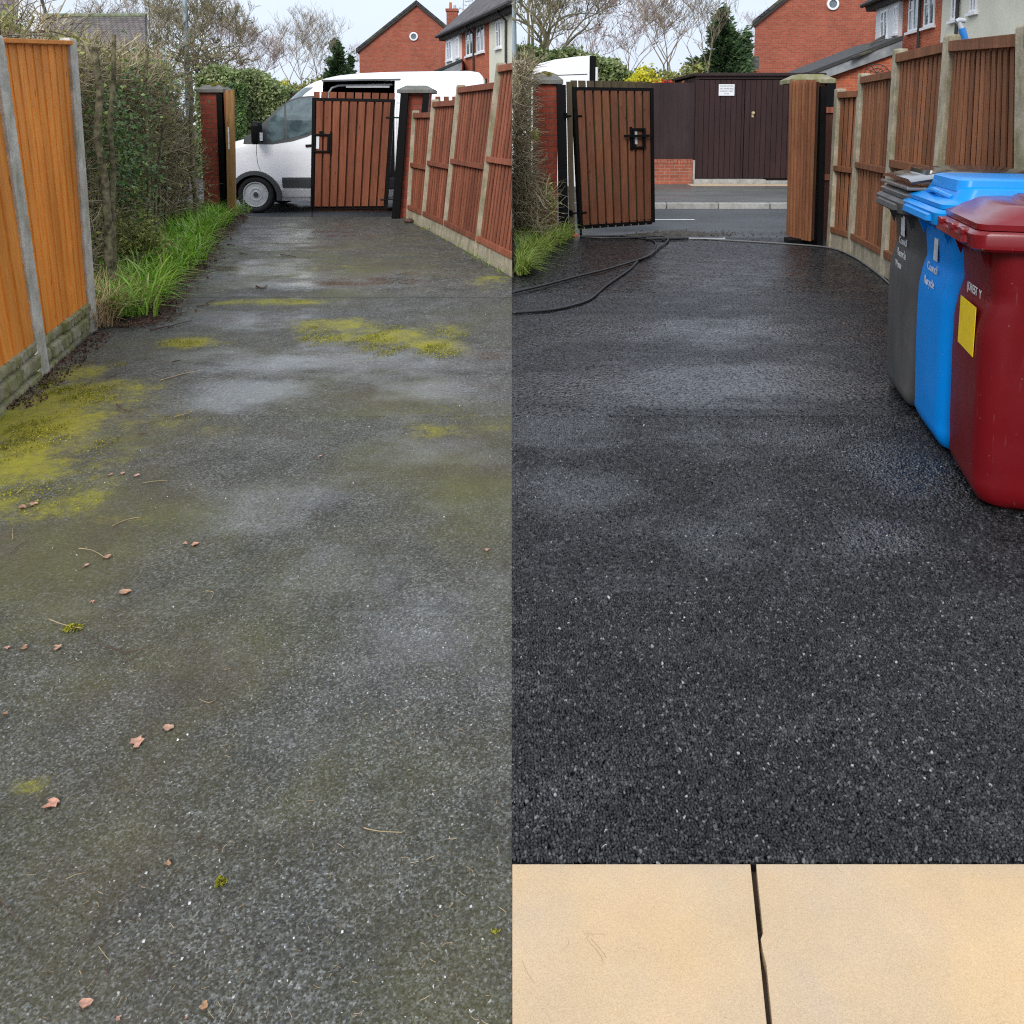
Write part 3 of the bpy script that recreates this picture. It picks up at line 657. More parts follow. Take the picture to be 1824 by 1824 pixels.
# orange close-board fence on the far left
root = thing('panel_fence', G(160, 588), 'orange new-looking close-board fence with pale concrete posts on the left edge', 'fence')
gA, tA = G(160, 590), W(121, 68, G(160, 590).y); gB, tB = G(73, 668), W(-14, 62, G(73, 668).y)
gC, tC = gB+(gB-gA)*1.4+Vector((0, 0, 0)), tB+(tB-tA)*1.4
for g, t in ((gA, tA), (gB, tB), (gC, tC)):
    m = MB(); post(m, g, t, .038, .05); m.build('post', 'concrete_pale', root, bevel=.005)
    m = MB(); post(m, g+Vector((-.06, .06, 0)), t+Vector((-.06, .06, -.02)), .035, .03); m.build('post', 'concrete', root, bevel=.006)
for (g0, t0), (g1, t1) in (((gB, tB), (gA, tA)), ((gC, tC), (gB, tB))):
    P = Patch(g0.lerp(g1, .035), g1.lerp(g0, .04), t0.lerp(t1, .035)+Vector((0, 0, -.02)), t1.lerp(t0, .04)+Vector((0, 0, -.02)))
    m = MB(); u = 0; bw = P.W/9
    for k in range(9):
        u0, u1 = k*bw, (k+1)*bw+.012; j = R.uniform(0, .004)
        m.hex([P(u0, .215, 0), P(u1, .215, 0), P(u1, .215, .008), P(u0, .215, .014+j), P(u0, P.H-.03, 0), P(u1, P.H-.03, 0), P(u1, P.H-.03, .008), P(u0, P.H-.03, .014+j)])
    m.build('boards', 'orange', root)
    m = MB(); m.pbox(P, 0, P.W, P.H-.028, P.H+.0, -.01, .05); m.build('top_cap', 'orange', root, bevel=.004)
    # rock-faced gravel board
    m = MB(); nu, nv = 110, 16; st = {}
    for j in range(nv+1):
        for i in range(nu+1):
            u = P.W*i/nu; v = -.04+.262*j/nv; row = int((v+.05)/.09); uu = u+row*.11+.02*math.sin(row*5); col_ = int(uu/.2)
            base_ = st.setdefault((row, col_), R.uniform(.012, .034)); d = base_+R.uniform(0, .01)
            if ((v+.05) % .09) < .012 or (uu % .2) < .014: d = .0
            m.v.append(tuple(P(u, v, d)))
    for j in range(nv):
        for i in range(nu): k = j*(nu+1)+i; m.f.append((k, k+1, k+nu+2, k+nu+1))
    m.build('gravel_board', 'gravelboard', root, smooth=True, angle=60)

# ================================================================ GATES AND PILLARS
def cap_stone(root, c, w, d, z, mat='capstone', lift=.1):
    m = MB(); x, y = c
    ring = lambda w, d, z: [(x-w, y-d, z), (x+w, y-d, z), (x+w, y+d, z), (x-w, y+d, z)]
    m.rings([ring(w, d, z), ring(w, d, z+.055), ring(w*.55, d*.55, z+.055+lift)])
    m.build('cap', mat, root, bevel=.006)
def cap_moss(c, w, d, z, n, label, sizes=.02):
    m = MB(); rr = random.Random(5)
    for k in range(n):
        a, q = rr.uniform(0, 6.28), math.sqrt(rr.uniform(0, 1)); x, y = q*w*math.cos(a), q*d*math.sin(a)
        if math.sin(x*30)+math.sin(y*23+2) < -.5: continue
        m.leaf((c[0]+x, c[1]+y, z+.05*(1-q)+rr.uniform(0, .025)), sizes, rr)
    tag(m.build('moss_clump', 'mosscap'), label, 'moss', kind='stuff')
def leanbox(m, b, t, w, d):
    b, t = Vector(b), Vector(t)
    m.hex([b+Vector(q) for q in ((-w, -d, 0), (w, -d, 0), (w, d, 0), (-w, d, 0))]+[t+Vector(q) for q in ((-w, -d, 0), (w, -d, 0), (w, d, 0), (-w, d, 0))])
# left half, left pillar
Y1 = 13.55
root = thing('gate_pillar', (W(376, 380, Y1+.2).x, Y1+.2, 0), 'red brick gate pillar with mossy cap at the end of the hedge', 'pillar')
bl, br_ = W(361, 300, Y1).x, W(394, 300, Y1).x; cx, hw = (bl+br_)/2, (br_-bl)/2
zt = W(376, 165, Y1).z
m = MB(); m.box((cx-hw, Y1, -.05), (cx+hw, Y1+.42, zt)); m.build('brick_shaft', 'brick', root)
cap_stone(root, (cx+.03, Y1+.2), hw+.06, .26, zt, lift=.07)
cap_moss((cx+.03, Y1+.2), hw+.02, .2, zt+.1, 900, 'brown green moss cushion on the cap of the pillar beside the hedge')
m = MB(); x = W(397, 300, Y1).x; m.box((x-.045, Y1-.06, -.02), (x+.045, Y1+.04, zt-.02)); m.build('steel_post', 'black', root, bevel=.004)
# open leaf seen edge on
x = W(409.5, 300, 13.35).x
root = thing('gate_leaf', (x, 13.6, 0), 'open gate leaf seen edge on as an oak-coloured strip in front of the van nose', 'gate', 'brown boarded driveway gates')
m = MB(); leanbox(m, (W(411, 378, 13.3).x, 13.35, .03), (W(408, 160, 13.3).x, 13.35, W(408, 160, 13.3).z), .065, .03); m.build('edge_board', 'oakpost', root, bevel=.004)
m = MB(); q0, q1 = W(408.5, 300, 13.42), W(407.5, 300, 14.3); zt_ = W(408, 164, 13.42).z
m.hex([(q0.x-.03, q0.y, .06), (q0.x+.03, q0.y, .06), (q1.x+.03, q1.y, .06), (q1.x-.03, q1.y, .06), (q0.x-.05, q0.y, zt_), (q0.x+.01, q0.y, zt_), (q1.x+.01, q1.y, zt_), (q1.x-.05, q1.y, zt_)]); m.build('boards', 'gatewood', root)
m = MB(); m.box((x+.0, 13.31, 1.1), (x+.02, 13.317, 1.45)); m.build('sticker', 'whiteprint', root)
# gate leaf builder
def gate_leaf(name, label, TL, TR, BR, BL, mat, nb, latch, hinge, raised=0., lift=.05, chain=False, grp='brown boarded driveway gates', rear=None):
    P = Patch(BL, BR, TL, TR); Wd, Hh = P.W, P.H; f = .05
    root = thing(name, (BL+BR)/2, label, 'gate', grp)
    m = MB()
    m.pbox(P, 0, f, 0, Hh, -.02, .025); m.pbox(P, Wd-f, Wd, 0, Hh, -.02, .025)
    m.pbox(P, f, Wd-f, Hh-f, Hh, -.019, .024); m.pbox(P, f, Wd-f, 0, f, -.019, .024)
    m.build('steel_frame', 'black', root)
    m = MB(); k = (Wd-2*f)/nb
    for i in range(nb):
        u = f+i*k+k*.14; m.pbox(P, u, u+k*.76, f*.6, Hh-f*.9, .026-.02, .04-.016)
    m.build('front_boards', mat, root)
    m = MB()
    for i in range(nb+1):
        u = f+(i-.5)*k+k*.1; a, b_ = max(f*.3, u), min(Wd-f*.3, u+k*.8)
        m.pbox(P, a, b_, -lift*.6, Hh+raised, -.042, -.024)
    m.build('rear_boards', rear or mat, root)
    # latch box: black plate frame with a hole
    lu, lv, lw, lh, side = latch
    m = MB(); t = .028
    m.pbox(P, lu, lu+lw, lv, lv+t, .026, .062); m.pbox(P, lu, lu+lw, lv+lh-t, lv+lh, .026, .062)
    m.pbox(P, lu, lu+t, lv+t, lv+lh-t, .026, .061); m.pbox(P, lu+lw-t*1.3, lu+lw, lv+t, lv+lh-t, .026, .061)
    if side > 0: m.pbox(P, lu+lw, lu+lw+.03, lv-.03, lv+lh+.04, .026, .05); m.pbox(P, lu+lw*.35, lu+lw*.6, lv+lh, lv+lh+.045, .03, .06)
    else: m.pbox(P, lu-.14, lu+lw+.05, lv+lh*.55, lv+lh*.68, .063, .085); m.pbox(P, lu-.03, lu-.001, lv-.02, lv+lh+.02, .026, .05)
    lb = m.build('latch_box', 'black', root, bevel=.003)
    m = MB(); m.pbox(P, lu+t+.01, lu+t+.055, lv+t+.03, lv+lh-t-.01, .028, .035)
    m.build('lock_plate', 'signwhite' if side > 0 else 'steel', lb)
    for hv in hinge[1]:
        m = MB(); hu = hinge[0]
        e = Wd if hu > 0 else 0
        m.tube([P(e-.12*hu, hv, .03), P(e+.13*hu, hv, .03)], .012, 8); m.pbox(P, *sorted((e-.03*hu, e+.005*hu)), hv-.05, hv+.05, .027, .05)
        m.pbox(P, *sorted((e+.1*hu, e+.13*hu)), hv-.03, hv+.04, .0, .05)
        m.build('hinge', 'black', root)
    return root, P
YG = 13.75
r, P = gate_leaf('gate_leaf', 'red-brown gate leaf with black frame and white lock plate, closing off the van',
    W(556.5, 174, YG), W(704, 177, YG), W(690, 372, YG), W(553.5, 373, YG), 'gatewood', 9, (.04, .94, .25, .3, 1), (1, (.16, 1.52)), raised=.1)
m = MB(); m.tube([P(.03, -.15, .03), P(.03, .4, .03)], .008, 6); m.build('drop_bolt', 'black', r)
# left half, right pillar (leans a touch like everything on that side)
Y2 = 13.45
gb0, gt0 = W(722, 388, Y2), W(741, 166, Y2)
gb0.z = -.02; hw = .2
root = thing('gate_pillar', (gb0.x, Y2+.2, 0), 'red brick gate pillar with lichen-spotted cap between the gate and the red-brown fence', 'pillar')
m = MB(); leanbox(m, (gb0.x, Y2+.25, -.02), (gt0.x-.02, Y2+.25, gt0.z), hw+.03, .2); m.build('brick_shaft', 'brick', root)
cap_stone(root, (gt0.x, Y2+.22), .29, .3, gt0.z, lift=.07, mat='capstone')
m = MB(); xb, xt = W(705, 380, Y2).x, W(721.5, 170, Y2).x; leanbox(m, (xb, Y2-.02, -.02), (xt, Y2-.02, gt0.z-.01), .062, .05); m.build('steel_post', 'black', root, bevel=.004)
m = MB(); xt2 = W(760, 180, Y2).x; leanbox(m, (xt2-.12, Y2-.01, .9), (xt2, Y2-.01, gt0.z-.01), .05, .045); m.build('steel_post', 'black', root, bevel=.004)
rr = random.Random(8); m = MB()
for k in range(500):
    a, q = rr.uniform(0, 6.28), math.sqrt(rr.uniform(0, 1)); m.leaf((gt0.x+q*.24*math.cos(a), Y2+.22+q*.24*math.sin(a), gt0.z+.12-.05*q), .016, rr)
tag(m.build('lichen_patch', 'chip'), 'pale lichen speckles on the cap of the pillar beside the red-brown fence', 'lichen', kind='stuff')
# low picket run behind that pillar
root = thing('picket_fence', W(800, 200, 14.3)*1, 'row of brown pale tops showing behind the stepped red-brown fence', 'fence'); root.location.z = 0
for px in (780, 795, 810):
    m = MB(); a = W(px-4.5, 172, 14.35); c = W(px+4.5, 172, 14.35); m.box((a.x, 14.33, -.14), (c.x, 14.36, a.z)); m.build('pale', 'gatewood', root)
m = MB(); a, c = W(772, 240, 14.3), W(822, 235, 14.3); m.box((a.x, 14.365, 1.2), (c.x, 14.4, 1.27)); m.build('rail', 'gatewood', root)

# right half, left pillar
Y3 = 11.35
bl, br_ = W(950, 250, Y3).x, W(993, 250, Y3).x; cx, hw = (bl+br_)/2, (br_-bl)/2; zt = W(970, 150, Y3).z
root = thing('gate_pillar', (cx, Y3+.2, 0), 'red brick gate pillar with mossy cap beside the open black-tarmac gate', 'pillar')
m = MB(); m.box((cx-hw, Y3, -.05), (cx+hw, Y3+.4, zt)); m.build('brick_shaft', 'brick', root)
cap_stone(root, (cx+.02, Y3+.2), hw+.05, .26, zt, lift=.08)
cap_moss((cx+.0, Y3+.2), hw, .2, zt+.11, 1100, 'brown moss growing over the cap of the pillar on the black tarmac side')
m = MB(); leanbox(m, (W(1004, 400, Y3).x, Y3-.04, -.02), (W(999, 150, Y3).x, Y3-.04, zt-.01), .062, .045); m.build('steel_post', 'black', root, bevel=.004)
m = MB(); leanbox(m, (W(1019, 400, Y3).x, Y3-.06, -.02), (W(1013, 142, Y3).x, Y3-.06, zt+.03), .035, .04); m.build('timber_post', 'darkpost', root, bevel=.003)
r, P = gate_leaf('gate_leaf', 'brown gate leaf with black latch box, hung on the left post above the hoses', W(1017.5, 155, 11.3), W(1162.5, 157, 11.8), W(1165, 396, 11.8), W(1030, 405, 11.3), 'gatewood_r', 9,
    (.86, 1.05, .2, .28, -1), (-1, (.2, 1.5)), raised=.09, rear='darkpost')
m = MB(); m.tube([P(.02, -.14, .03), P(.02, 1.62, .045)], .016, 8); m.build('pivot_bar', 'black', r)
m = MB(); p = G(1025, 421); m.box((p.x-.03, p.y-.03, 0), (p.x+.03, p.y+.03, .035)); 
tag(m.build('gate_stop', 'red', bevel=.008), 'small red plastic block on the tarmac at the foot of the gate post', 'gate stop')
# right half, right pillar and the leaf folded open against the fence
Y4 = 11.2
a, c = W(1420, 150, Y4), W(1484, 150, Y4); cx = (a.x+c.x)/2
root = thing('gate_pillar', (cx, Y4+.3, 0), 'brick gate pillar with pale lichen cap standing behind the folded-back slatted gate leaf', 'pillar')
zt = W(1450, 148, Y4).z
m = MB(); m.box((cx-.1, Y4+.1, -.05), (cx+.2, Y4+.5, zt)); m.build('brick_shaft', 'brick', root)
cap_stone(root, (cx, Y4+.3), .29, .27, zt, lift=.07, mat='gravelboard')
m = MB(); x = W(1481, 200, Y4).x; m.box((x-.06, Y4+.03, .0), (x+.06, Y4+.1, zt)); m.build('steel_post', 'black', root, bevel=.004)
gl, gr_ = G(1403, 428), G(1447, 441)
tl, tr = W(1409.5, 143, gl.y), W(1457.5, 141, gr_.y)
gl.z = gr_.z = .06
P = Patch(gl, gr_, tl, tr)
root = thing('gate_leaf', (gl+gr_)/2, 'narrow brown slatted gate leaf folded back, seen at an angle beside the brown fence', 'gate', 'brown boarded driveway gates')
m = MB(); nb = 8; k = P.W/nb
for i in range(nb): m.pbox(P, i*k+.006, (i+1)*k-.036, R.uniform(0, .02), P.H+R.uniform(-.01, .005), 0, .026)
m.build('front_boards', 'brownwood', root, bevel=.002)
m = MB(); m.pbox(P, 0, P.W, .03, P.H-.03, -.016, -.001); m.build('rear_boards', 'brownback', root)
gf = gr_+Vector((.14, -.06, 0)); tf = W(1470, 150, gr_.y)
m = MB(); leanbox(m, (gf.x-.03, gf.y+.2, -.0), (tf.x, gf.y+.2, tf.z-.02), .035, .1); m.build('steel_frame', 'black', root)
gm = (gl+gr_)/2
m = MB(); m.box((gm.x-.12, gm.y-.02, -.01), (gm.x+.16, gm.y+.25, .055)); m.build('foot_block', 'black', root, bevel=.006)
# dark return panel between leaf and fence
Y5 = 11.0
a, c = W(1461, 190, Y5), W(1484, 190, Y5)
P = Patch(Vector((a.x, Y5, 0)), Vector((c.x, Y5, 0)), a, c)
root = thing('infill_panel', (a.x, Y5, 0), 'narrow dark red infill panel in the gap behind the folded gate leaf', 'fence panel')
m = MB(); m.pbox(P, 0, P.W, 0, P.H-.08, 0, .012); m.build('board', 'redback', root)
for v in (P.H-.08, P.H*.45): m = MB(); m.pbox(P, 0, P.W, v, v+.075, .014, .045); m.build('rail', 'redwood', root)
# ================================================================ VANS
def lerp_tab(tab, x):
    for (a, b), (c, d) in zip(tab, tab[1:]):
        if a <= x <= c: return b+(d-b)*(x-a)/(c-a)
    return tab[0][1] if x < tab[0][0] else tab[-1][1]
XMIN = [(.22, .22), (.3, .08), (.45, .0), (.7, .0), (.95, .05), (1.1, .13), (1.22, .27), (1.31, .5), (1.4, .8), (1.52, .95), (1.62, 1.04), (2.0, 1.42), (2.2, 1.63), (2.33, 1.8), (2.42, 1.98), (2.48, 2.16), (2.53, 2.38), (2.57, 2.7), (2.6, 3.3), (2.62, 4.4)]
XMAX = [(.22, 5.2), (2.3, 5.17), (2.5, 5.13), (2.58, 5.06), (2.62, 4.9)]
HW = [(.22, .86), (.4, .97), (.62, 1.0), (1.15, 1.0), (1.35, .98), (1.7, .945), (2.2, .87), (2.42, .81), (2.52, .75), (2.58, .66), (2.62, .45)]
def side_y(z): return 1-lerp_tab(HW, z)
def make_van(label, name='delivery_van'):
    root = thing(name, (0, 0, 0), label, 'van')
    zs = sorted(set([x[0] for x in XMIN]+[x[0] for x in HW]+[.3+.08*k for k in range(29)]))
    zs = [z for i, z in enumerate(zs) if i == 0 or z-zs[i-1] > .004]
    m = MB(); rings = []
    for z in zs:
        x0, x1, hw = lerp_tab(XMIN, z), lerp_tab(XMAX, z), lerp_tab(HW, z)
        rf, rb = min(.42, hw*.8), .07
        ring = []
        def corner(cx, cy, rx, a0, n=7):
            for k in range(n+1):
                a = a0+math.pi/2*k/n; ring.append((cx+rx*math.cos(a), cy+rx*math.sin(a), z))
        corner(x0+rf, 1-hw+rf, rf, math.pi)
        for k in range(1, 12): ring.append((x0+rf+(x1-rb-x0-rf)*k/12, 1-hw, z))
        corner(x1-rb, 1-hw+rb, rb, math.pi*1.5, 4)
        for k in range(1, 6): ring.append((x1, 1-hw+rb+(2*hw-2*rb)*k/6, z))
        corner(x1-rb, 1+hw-rb, rb, 0, 4)
        for k in range(1, 12): ring.append((x1-rb+(x0+rf-x1+rb)*k/12, 1+hw, z))
        corner(x0+rf, 1+hw-rf, rf, math.pi/2)
        for k in range(1, 6): ring.append((x0, 1+hw-rf-(2*hw-2*rf)*k/6, z))
        rings.append(ring)
    m.rings(rings)
    body = m.build('body', 'van', root, local=True, recalc=True)
    cut = []
    for cx, yy in ((.95, -.1), (.95, 1.72), (4.35, -.1), (4.35, 1.72)):
        c = MB(); c.lathe([(.415, 0), (.415, .38)], (cx, yy, .3), 36); cut.append(c.build('cutter', None, local=True, recalc=True))
    c = MB(); c.box((2.2, -.3, .42), (3.52, 1.5, 2.42)); cut.append(c.build('cutter', None, local=True, recalc=True))
    for c in cut:
        md = body.modifiers.new('b', 'BOOLEAN'); md.operation = 'DIFFERENCE'; md.object = c; md.solver = 'EXACT'
    bpy.context.view_layer.update()
    me = bpy.data.meshes.new_from_object(body.evaluated_get(bpy.context.evaluated_depsgraph_get()))
    body.modifiers.clear(); body.data = me
    for c in cut: bpy.data.objects.remove(c)
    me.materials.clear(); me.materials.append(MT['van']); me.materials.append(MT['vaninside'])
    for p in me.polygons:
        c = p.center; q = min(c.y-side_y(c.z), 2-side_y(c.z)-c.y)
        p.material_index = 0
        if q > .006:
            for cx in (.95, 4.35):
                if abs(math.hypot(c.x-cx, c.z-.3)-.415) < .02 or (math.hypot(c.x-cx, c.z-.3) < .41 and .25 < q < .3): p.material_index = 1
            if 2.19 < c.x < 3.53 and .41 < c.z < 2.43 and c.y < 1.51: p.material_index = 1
        p.use_smooth = True
    bm = bmesh.new(); bm.from_mesh(me)
    for e in bm.edges:
        if len(e.link_faces) == 2 and e.calc_face_angle(0) > math.radians(32): e.smooth = False
    bm.to_mesh(me); bm.free()
    def side(name, poly, mat, off=.006, parent=None, far=False, thick=.004):
        bm = bmesh.new(); vs = [bm.verts.new((x, 0, z)) for x, z in poly]; bm.faces.new(vs)
        bmesh.ops.triangulate(bm, faces=bm.faces)
        for z in [.62, 1.15, 1.35, 1.5, 1.7, 1.85, 2., 2.2, 2.42]:
            bmesh.ops.bisect_plane(bm, geom=bm.verts[:]+bm.edges[:]+bm.faces[:], plane_co=(0, 0, z), plane_no=(0, 0, 1))
        for v in bm.verts: v.co.y = side_y(v.co.z)-off
        r = bmesh.ops.extrude_face_region(bm, geom=bm.faces[:])
        for v in r['geom']:
            if isinstance(v, bmesh.types.BMVert): v.co.y += off+thick
        bmesh.ops.recalc_face_normals(bm, faces=bm.faces)
        if far:
            for v in bm.verts: v.co.y = 2-v.co.y
            bmesh.ops.reverse_faces(bm, faces=bm.faces)
        me = bpy.data.meshes.new(name); bm.to_mesh(me); bm.free(); auto_uv(me); me.materials.append(MT[mat])
        o = bpy.data.objects.new(name, me); C.objects.link(o); o.parent = parent or root; return o
    win = [(1.2, 1.42), (1.235, 1.7), (1.42, 1.9), (1.62, 2.04), (1.8, 2.1), (2.02, 2.12), (2.02, 1.5), (1.94, 1.44), (1.66, 1.36), (1.3, 1.3)]
    for far in (False, True):
        # black surround then glass
        s = side('window_surround', [(.78, 1.4), (1.0, 1.52), (1.2, 1.74), (1.4, 1.93), (1.6, 2.07), (1.8, 2.13), (2.05, 2.15), (2.05, 1.46), (1.92, 1.4), (1.66, 1.32), (1.3, 1.265), (.76, 1.27)], 'plasticgrey', .005, far=far)
        side('side_window', [(1.54, 2.0), (1.64, 2.05), (1.8, 2.1), (2.02, 2.12), (2.02, 1.5), (1.9, 1.44), (1.56, 1.37)], 'glass', .009, s, far)
        side('quarter_window', [(1.24, 1.7), (1.4, 1.87), (1.5, 1.97), (1.52, 1.37), (1.3, 1.31), (1.2, 1.4)], 'glass', .009, s, far)
        side('side_moulding', [(1.46, .66), (1.46, .47), (3.9, .47), (3.9, .66)], 'plasticgrey', .03, far=far)
        side('sill', [(1.42, .44), (1.42, .3), (3.92, .3), (3.92, .44)], 'van', .02, far=far)
        side('door_handle', [(1.9, 1.22), (1.9, 1.26), (2.1, 1.27), (2.1, 1.235)], 'black', .03, far=far)
        for seam in ([(1.0, 1.27), (.995, 1.1), (1.01, .92), (1.06, .78), (1.067, .78), (1.017, .92), (1.002, 1.1), (1.007, 1.27)], [(2.12, .46), (2.12, 2.2), (2.128, 2.2), (2.128, .46)], [(3.56, .6), (3.56, 2.4), (3.567, 2.4), (3.567, .6)], [(3.56, 2.02), (5.0, 2.02), (5.0, 2.012), (3.56, 2.012)]):
            side('panel_gap', seam, 'plasticgrey', .0025, far=far)
        side('door_rail', [(2.18, 2.44), (3.62, 2.462), (3.62, 2.435), (2.18, 2.405)], 'plasticgrey', .02, far=far)
    # load door slid back: dark edge trim and a grey inner arch bar
    m = MB(); m.tube([(2.26, .35, .5), (2.26, .35, 2.2), (2.33, .35, 2.3), (2.45, .35, 2.34), (3.45, .35, 2.36)], .02, 8); m.build('door_frame_bar', 'rim', root, local=True)
    m = MB(); m.box((2.6, .3, 2.3), (3.4, .42, 2.335)); m.build('roof_rack_inside', 'rim', root, local=True)
    # windscreen
    m = MB(); rows = []
    for k in range(9):
        z = 1.56+(2.3-1.56)*k/8; x0, hw = lerp_tab(XMIN, z), lerp_tab(HW, z); rf = min(.42, hw*.8); row = []
        for j in range(13):
            a = math.pi+math.pi/2*.55*(1-j/4) if j <= 4 else 0
            if j <= 3: a = math.pi*1.5-math.pi/2*(.25+.75*j/3); row.append((x0+rf+(rf+.006)*math.cos(a), 1-hw+rf+(rf+.006)*math.sin(a), z+.004))
            elif j < 9: row.append((x0-.006, 1-hw+rf+(2*hw-2*rf)*(j-3)/6, z+.004))
            else: a = math.pi-math.pi/2*(.75*(j-9)/3); row.append((x0+rf+(rf+.006)*math.cos(a), 1+hw-rf+(rf+.006)*math.sin(a), z+.004))
        rows.append(row)
    for r in rows: m.v += r
    for i in range(8):
        for j in range(12): q = i*13+j; m.f.append((q, q+13, q+14, q+1))
    m.build('windscreen', 'glass', root, local=True, smooth=True, angle=180)
    for cx in (.95, 4.35):
        for sgn, y0 in ((1, 0), (-1, 2)):
            m = MB(); n = 22; o1, o2 = [], []
            a0, a1 = math.radians(-8), math.radians(188)
            for k in range(n+1):
                a = a0+(a1-a0)*k/n
                for r, yy in ((.405, -.035), (.475, -.03), (.49, .02), (.405, .05)):
                    m.v.append((cx+r*math.cos(a), y0+sgn*yy, .3+r*math.sin(a)))
            for k in range(n):
                for j in range(4): q = k*4+j; m.f.append((q, k*4+(j+1) % 4, (k+1)*4+(j+1) % 4, q+4))
            m.build('wheel_arch_trim', 'plasticgrey', root, local=True, smooth=True, recalc=True)
            yw = y0+sgn*.03
            ty = MB(); prof = [(.2, .12), (.23, .02), (.245, .0), (.3, -.012), (.325, .0), (.34, .03), (.343, .1), (.34, .17), (.325, .2), (.25, .21), (.2, .13)]
            ty.lathe([(r, sgn*a) for r, a in prof], (cx, yw, .343), 40)
            t = ty.build('wheel', 'tyre', root, local=True, smooth=True, recalc=True, angle=50)
            rm = MB(); pr_ = [(.232, .02), (.232, -.006), (.222, -.008), (.21, .02), (.197, .05), (.187, .052), (.158, .04), (.15, .032), (.115, .008), (.1, .012), (.085, .035), (.06, .033), (.055, .005), (.03, .002), (.001, .002)]
            rm.lathe([(r, sgn*a) for r, a in pr_], (cx, yw, .343), 64)
            q_ = pr_.index((.187, .052)); rm.f = [f_ for k_, f_ in enumerate(rm.f) if not (q_*64 <= k_ < (q_+1)*64 and k_ % 4 < 2)]
            rm.build('rim', 'rim', t, local=True, smooth=True, recalc=False, angle=60)
            hb = MB(); hb.lathe([(.046, 0), (.042, -.012*sgn), (.001, -.014*sgn)], (cx, yw+sgn*.003, .343), 20)
            hb.build('hub_cap', 'plasticgrey', t, local=True, smooth=True)
    for sgn, y0 in ((1, 0), (-1, 2)):
        m = MB(); yy = y0-sgn*.2; 
        m.rings([[(1.06+dx*s, yy+sgn*dy*s, z) for dx, dy in ((-.06, -.1), (.07, -.1), (.09, .1), (-.05, .12))] for z, s in ((1.27, .6), (1.3, .95), (1.6, 1.), (1.66, .8), (1.68, .5))])
        mir = m.build('door_mirror', 'black', root, local=True, smooth=True, recalc=True, bevel=.008)
        m = MB(); m.box((1.13, min(yy, yy+sgn*.08)-.03, 1.33), (1.158, max(yy, yy+sgn*.08), 1.48)); m.build('mirror_glass', 'upvc', mir, local=True, bevel=.004)
        m = MB(); m.tube([(1.08, yy, 1.36), (1.1, y0+sgn*.06, 1.34)], .035, 8); m.build('mirror_arm', 'black', mir, local=True)
    m = MB(); m.box((5.17, .12, .45), (5.2, 1.88, .75)); m.build('rear_bumper', 'plasticgrey', root, local=True, bevel=.01)
    for y in (.985,):
        m = MB(); m.box((5.15, y, .7), (5.18, y+.03, 2.5)); m.build('rear_door_seal', 'black', root, local=True)
    m = MB(); m.box((-.04, .35, .3), (.1, 1.65, .62)); m.build('front_bumper', 'plasticgrey', root, local=True, bevel=.03)
    for y in (.2, 1.55):
        m = MB(); m.hex([(.07, y, .85), (.07, y+.25, .85), (.3, y+.25, .9), (.3, y, .9), (.16, y, 1.1), (.16, y+.25, 1.1), (.42, y+.25, 1.22), (.42, y, 1.22)]); m.build('headlight', 'winglass', root, local=True, bevel=.01)
    m = MB(); m.box((.5, .3, .26), (4.9, 1.7, .4)); m.build('chassis', 'vaninside', root, local=True)
    return root
van = make_van('white high-roof delivery van with its side load door open, parked across the old drive')
van.location = (W(453, 300, 15.4).x-.95, 15.4, -.143)
def part_copy(o, parent, label):
    c = copy_tree(o, parent); c['label'] = label; return c
# the other half's van: its rear corner, cut at the seam, and its open rear door
v2 = thing('delivery_van', (.2, 14.5, -.012), 'pale van corner with its rear door swung open behind the left gate pillar', 'van')
m = MB(); rings = []
for z in [.3+.1*k for k in range(21)]+[2.36, 2.45, 2.52, 2.58, 2.61]:
    hw = lerp_tab(HW, z)-.02; x1 = .3-max(0, z-2.35)**1.6*.5; rings.append([(x, 15.5+y, z) for x, y in ((-.8, -hw), (x1-.12, -hw), (x1-.03, -hw+.03), (x1, -hw+.12), (x1, hw-.12), (x1-.12, hw), (-.8, hw))])
m.rings(rings); m.build('body', 'van', v2, smooth=True, clip='R', recalc=True, angle=40)
d0, d1 = W(948, 200, 14.62), W(1052, 200, 13.95); m = MB(); dv = (d1-d0); dv.z = 0; nv = Vector((-dv.y, dv.x, 0)).normalized()*.035
prof = [(0, .45), (1, .45), (1, 2.61), (.75, 2.6), (.4, 2.57), (.15, 2.52), (.05, 2.45), (0, 2.3)]
m.rings([[(d0.x+dv.x*u+nv.x*k, d0.y+dv.y*u+nv.y*k, z) for u, z in prof] for k in (-1, 1)]); dr = m.build('rear_door', 'van', v2, recalc=True, bevel=.008)
m = MB(); m.hex([(d0.x+dv.x*u+nv.x*k, d0.y+dv.y*u+nv.y*k, z) for z in (2.3, 2.315) for u, k in ((.04, -1.08), (.96, -1.08), (.96, 1.05), (.04, 1.05))]); m.build('panel_gap', 'plasticgrey', dr)
m = MB(); m.hex([(d0.x+dv.x*u+nv.x*k, d0.y+dv.y*u+nv.y*k, z) for z in (.45, 2.6) for u, k in ((1.002, -1.6), (1.06, -1.6), (1.06, 1.3), (1.002, 1.3))]); m.build('door_seal', 'black', dr, bevel=.006)
m = MB(); m.hex([(d0.x+dv.x*u+nv.x*k, d0.y+dv.y*u+nv.y*k, z) for z, e in ((.45, 0), (2.42, -.03)) for u, k in ((1.07, .2), (1.12+e, .2), (1.12+e, 1.3), (1.07, 1.3))]); m.build('door_edge', 'van', dr)
m = MB(); m.lathe([(.1, 0), (.3, 0), (.33, .03), (.33, .2), (.1, .2)], (-.0, 14.5, .33), 28); m.build('wheel', 'tyre', v2, clip='R', smooth=True)
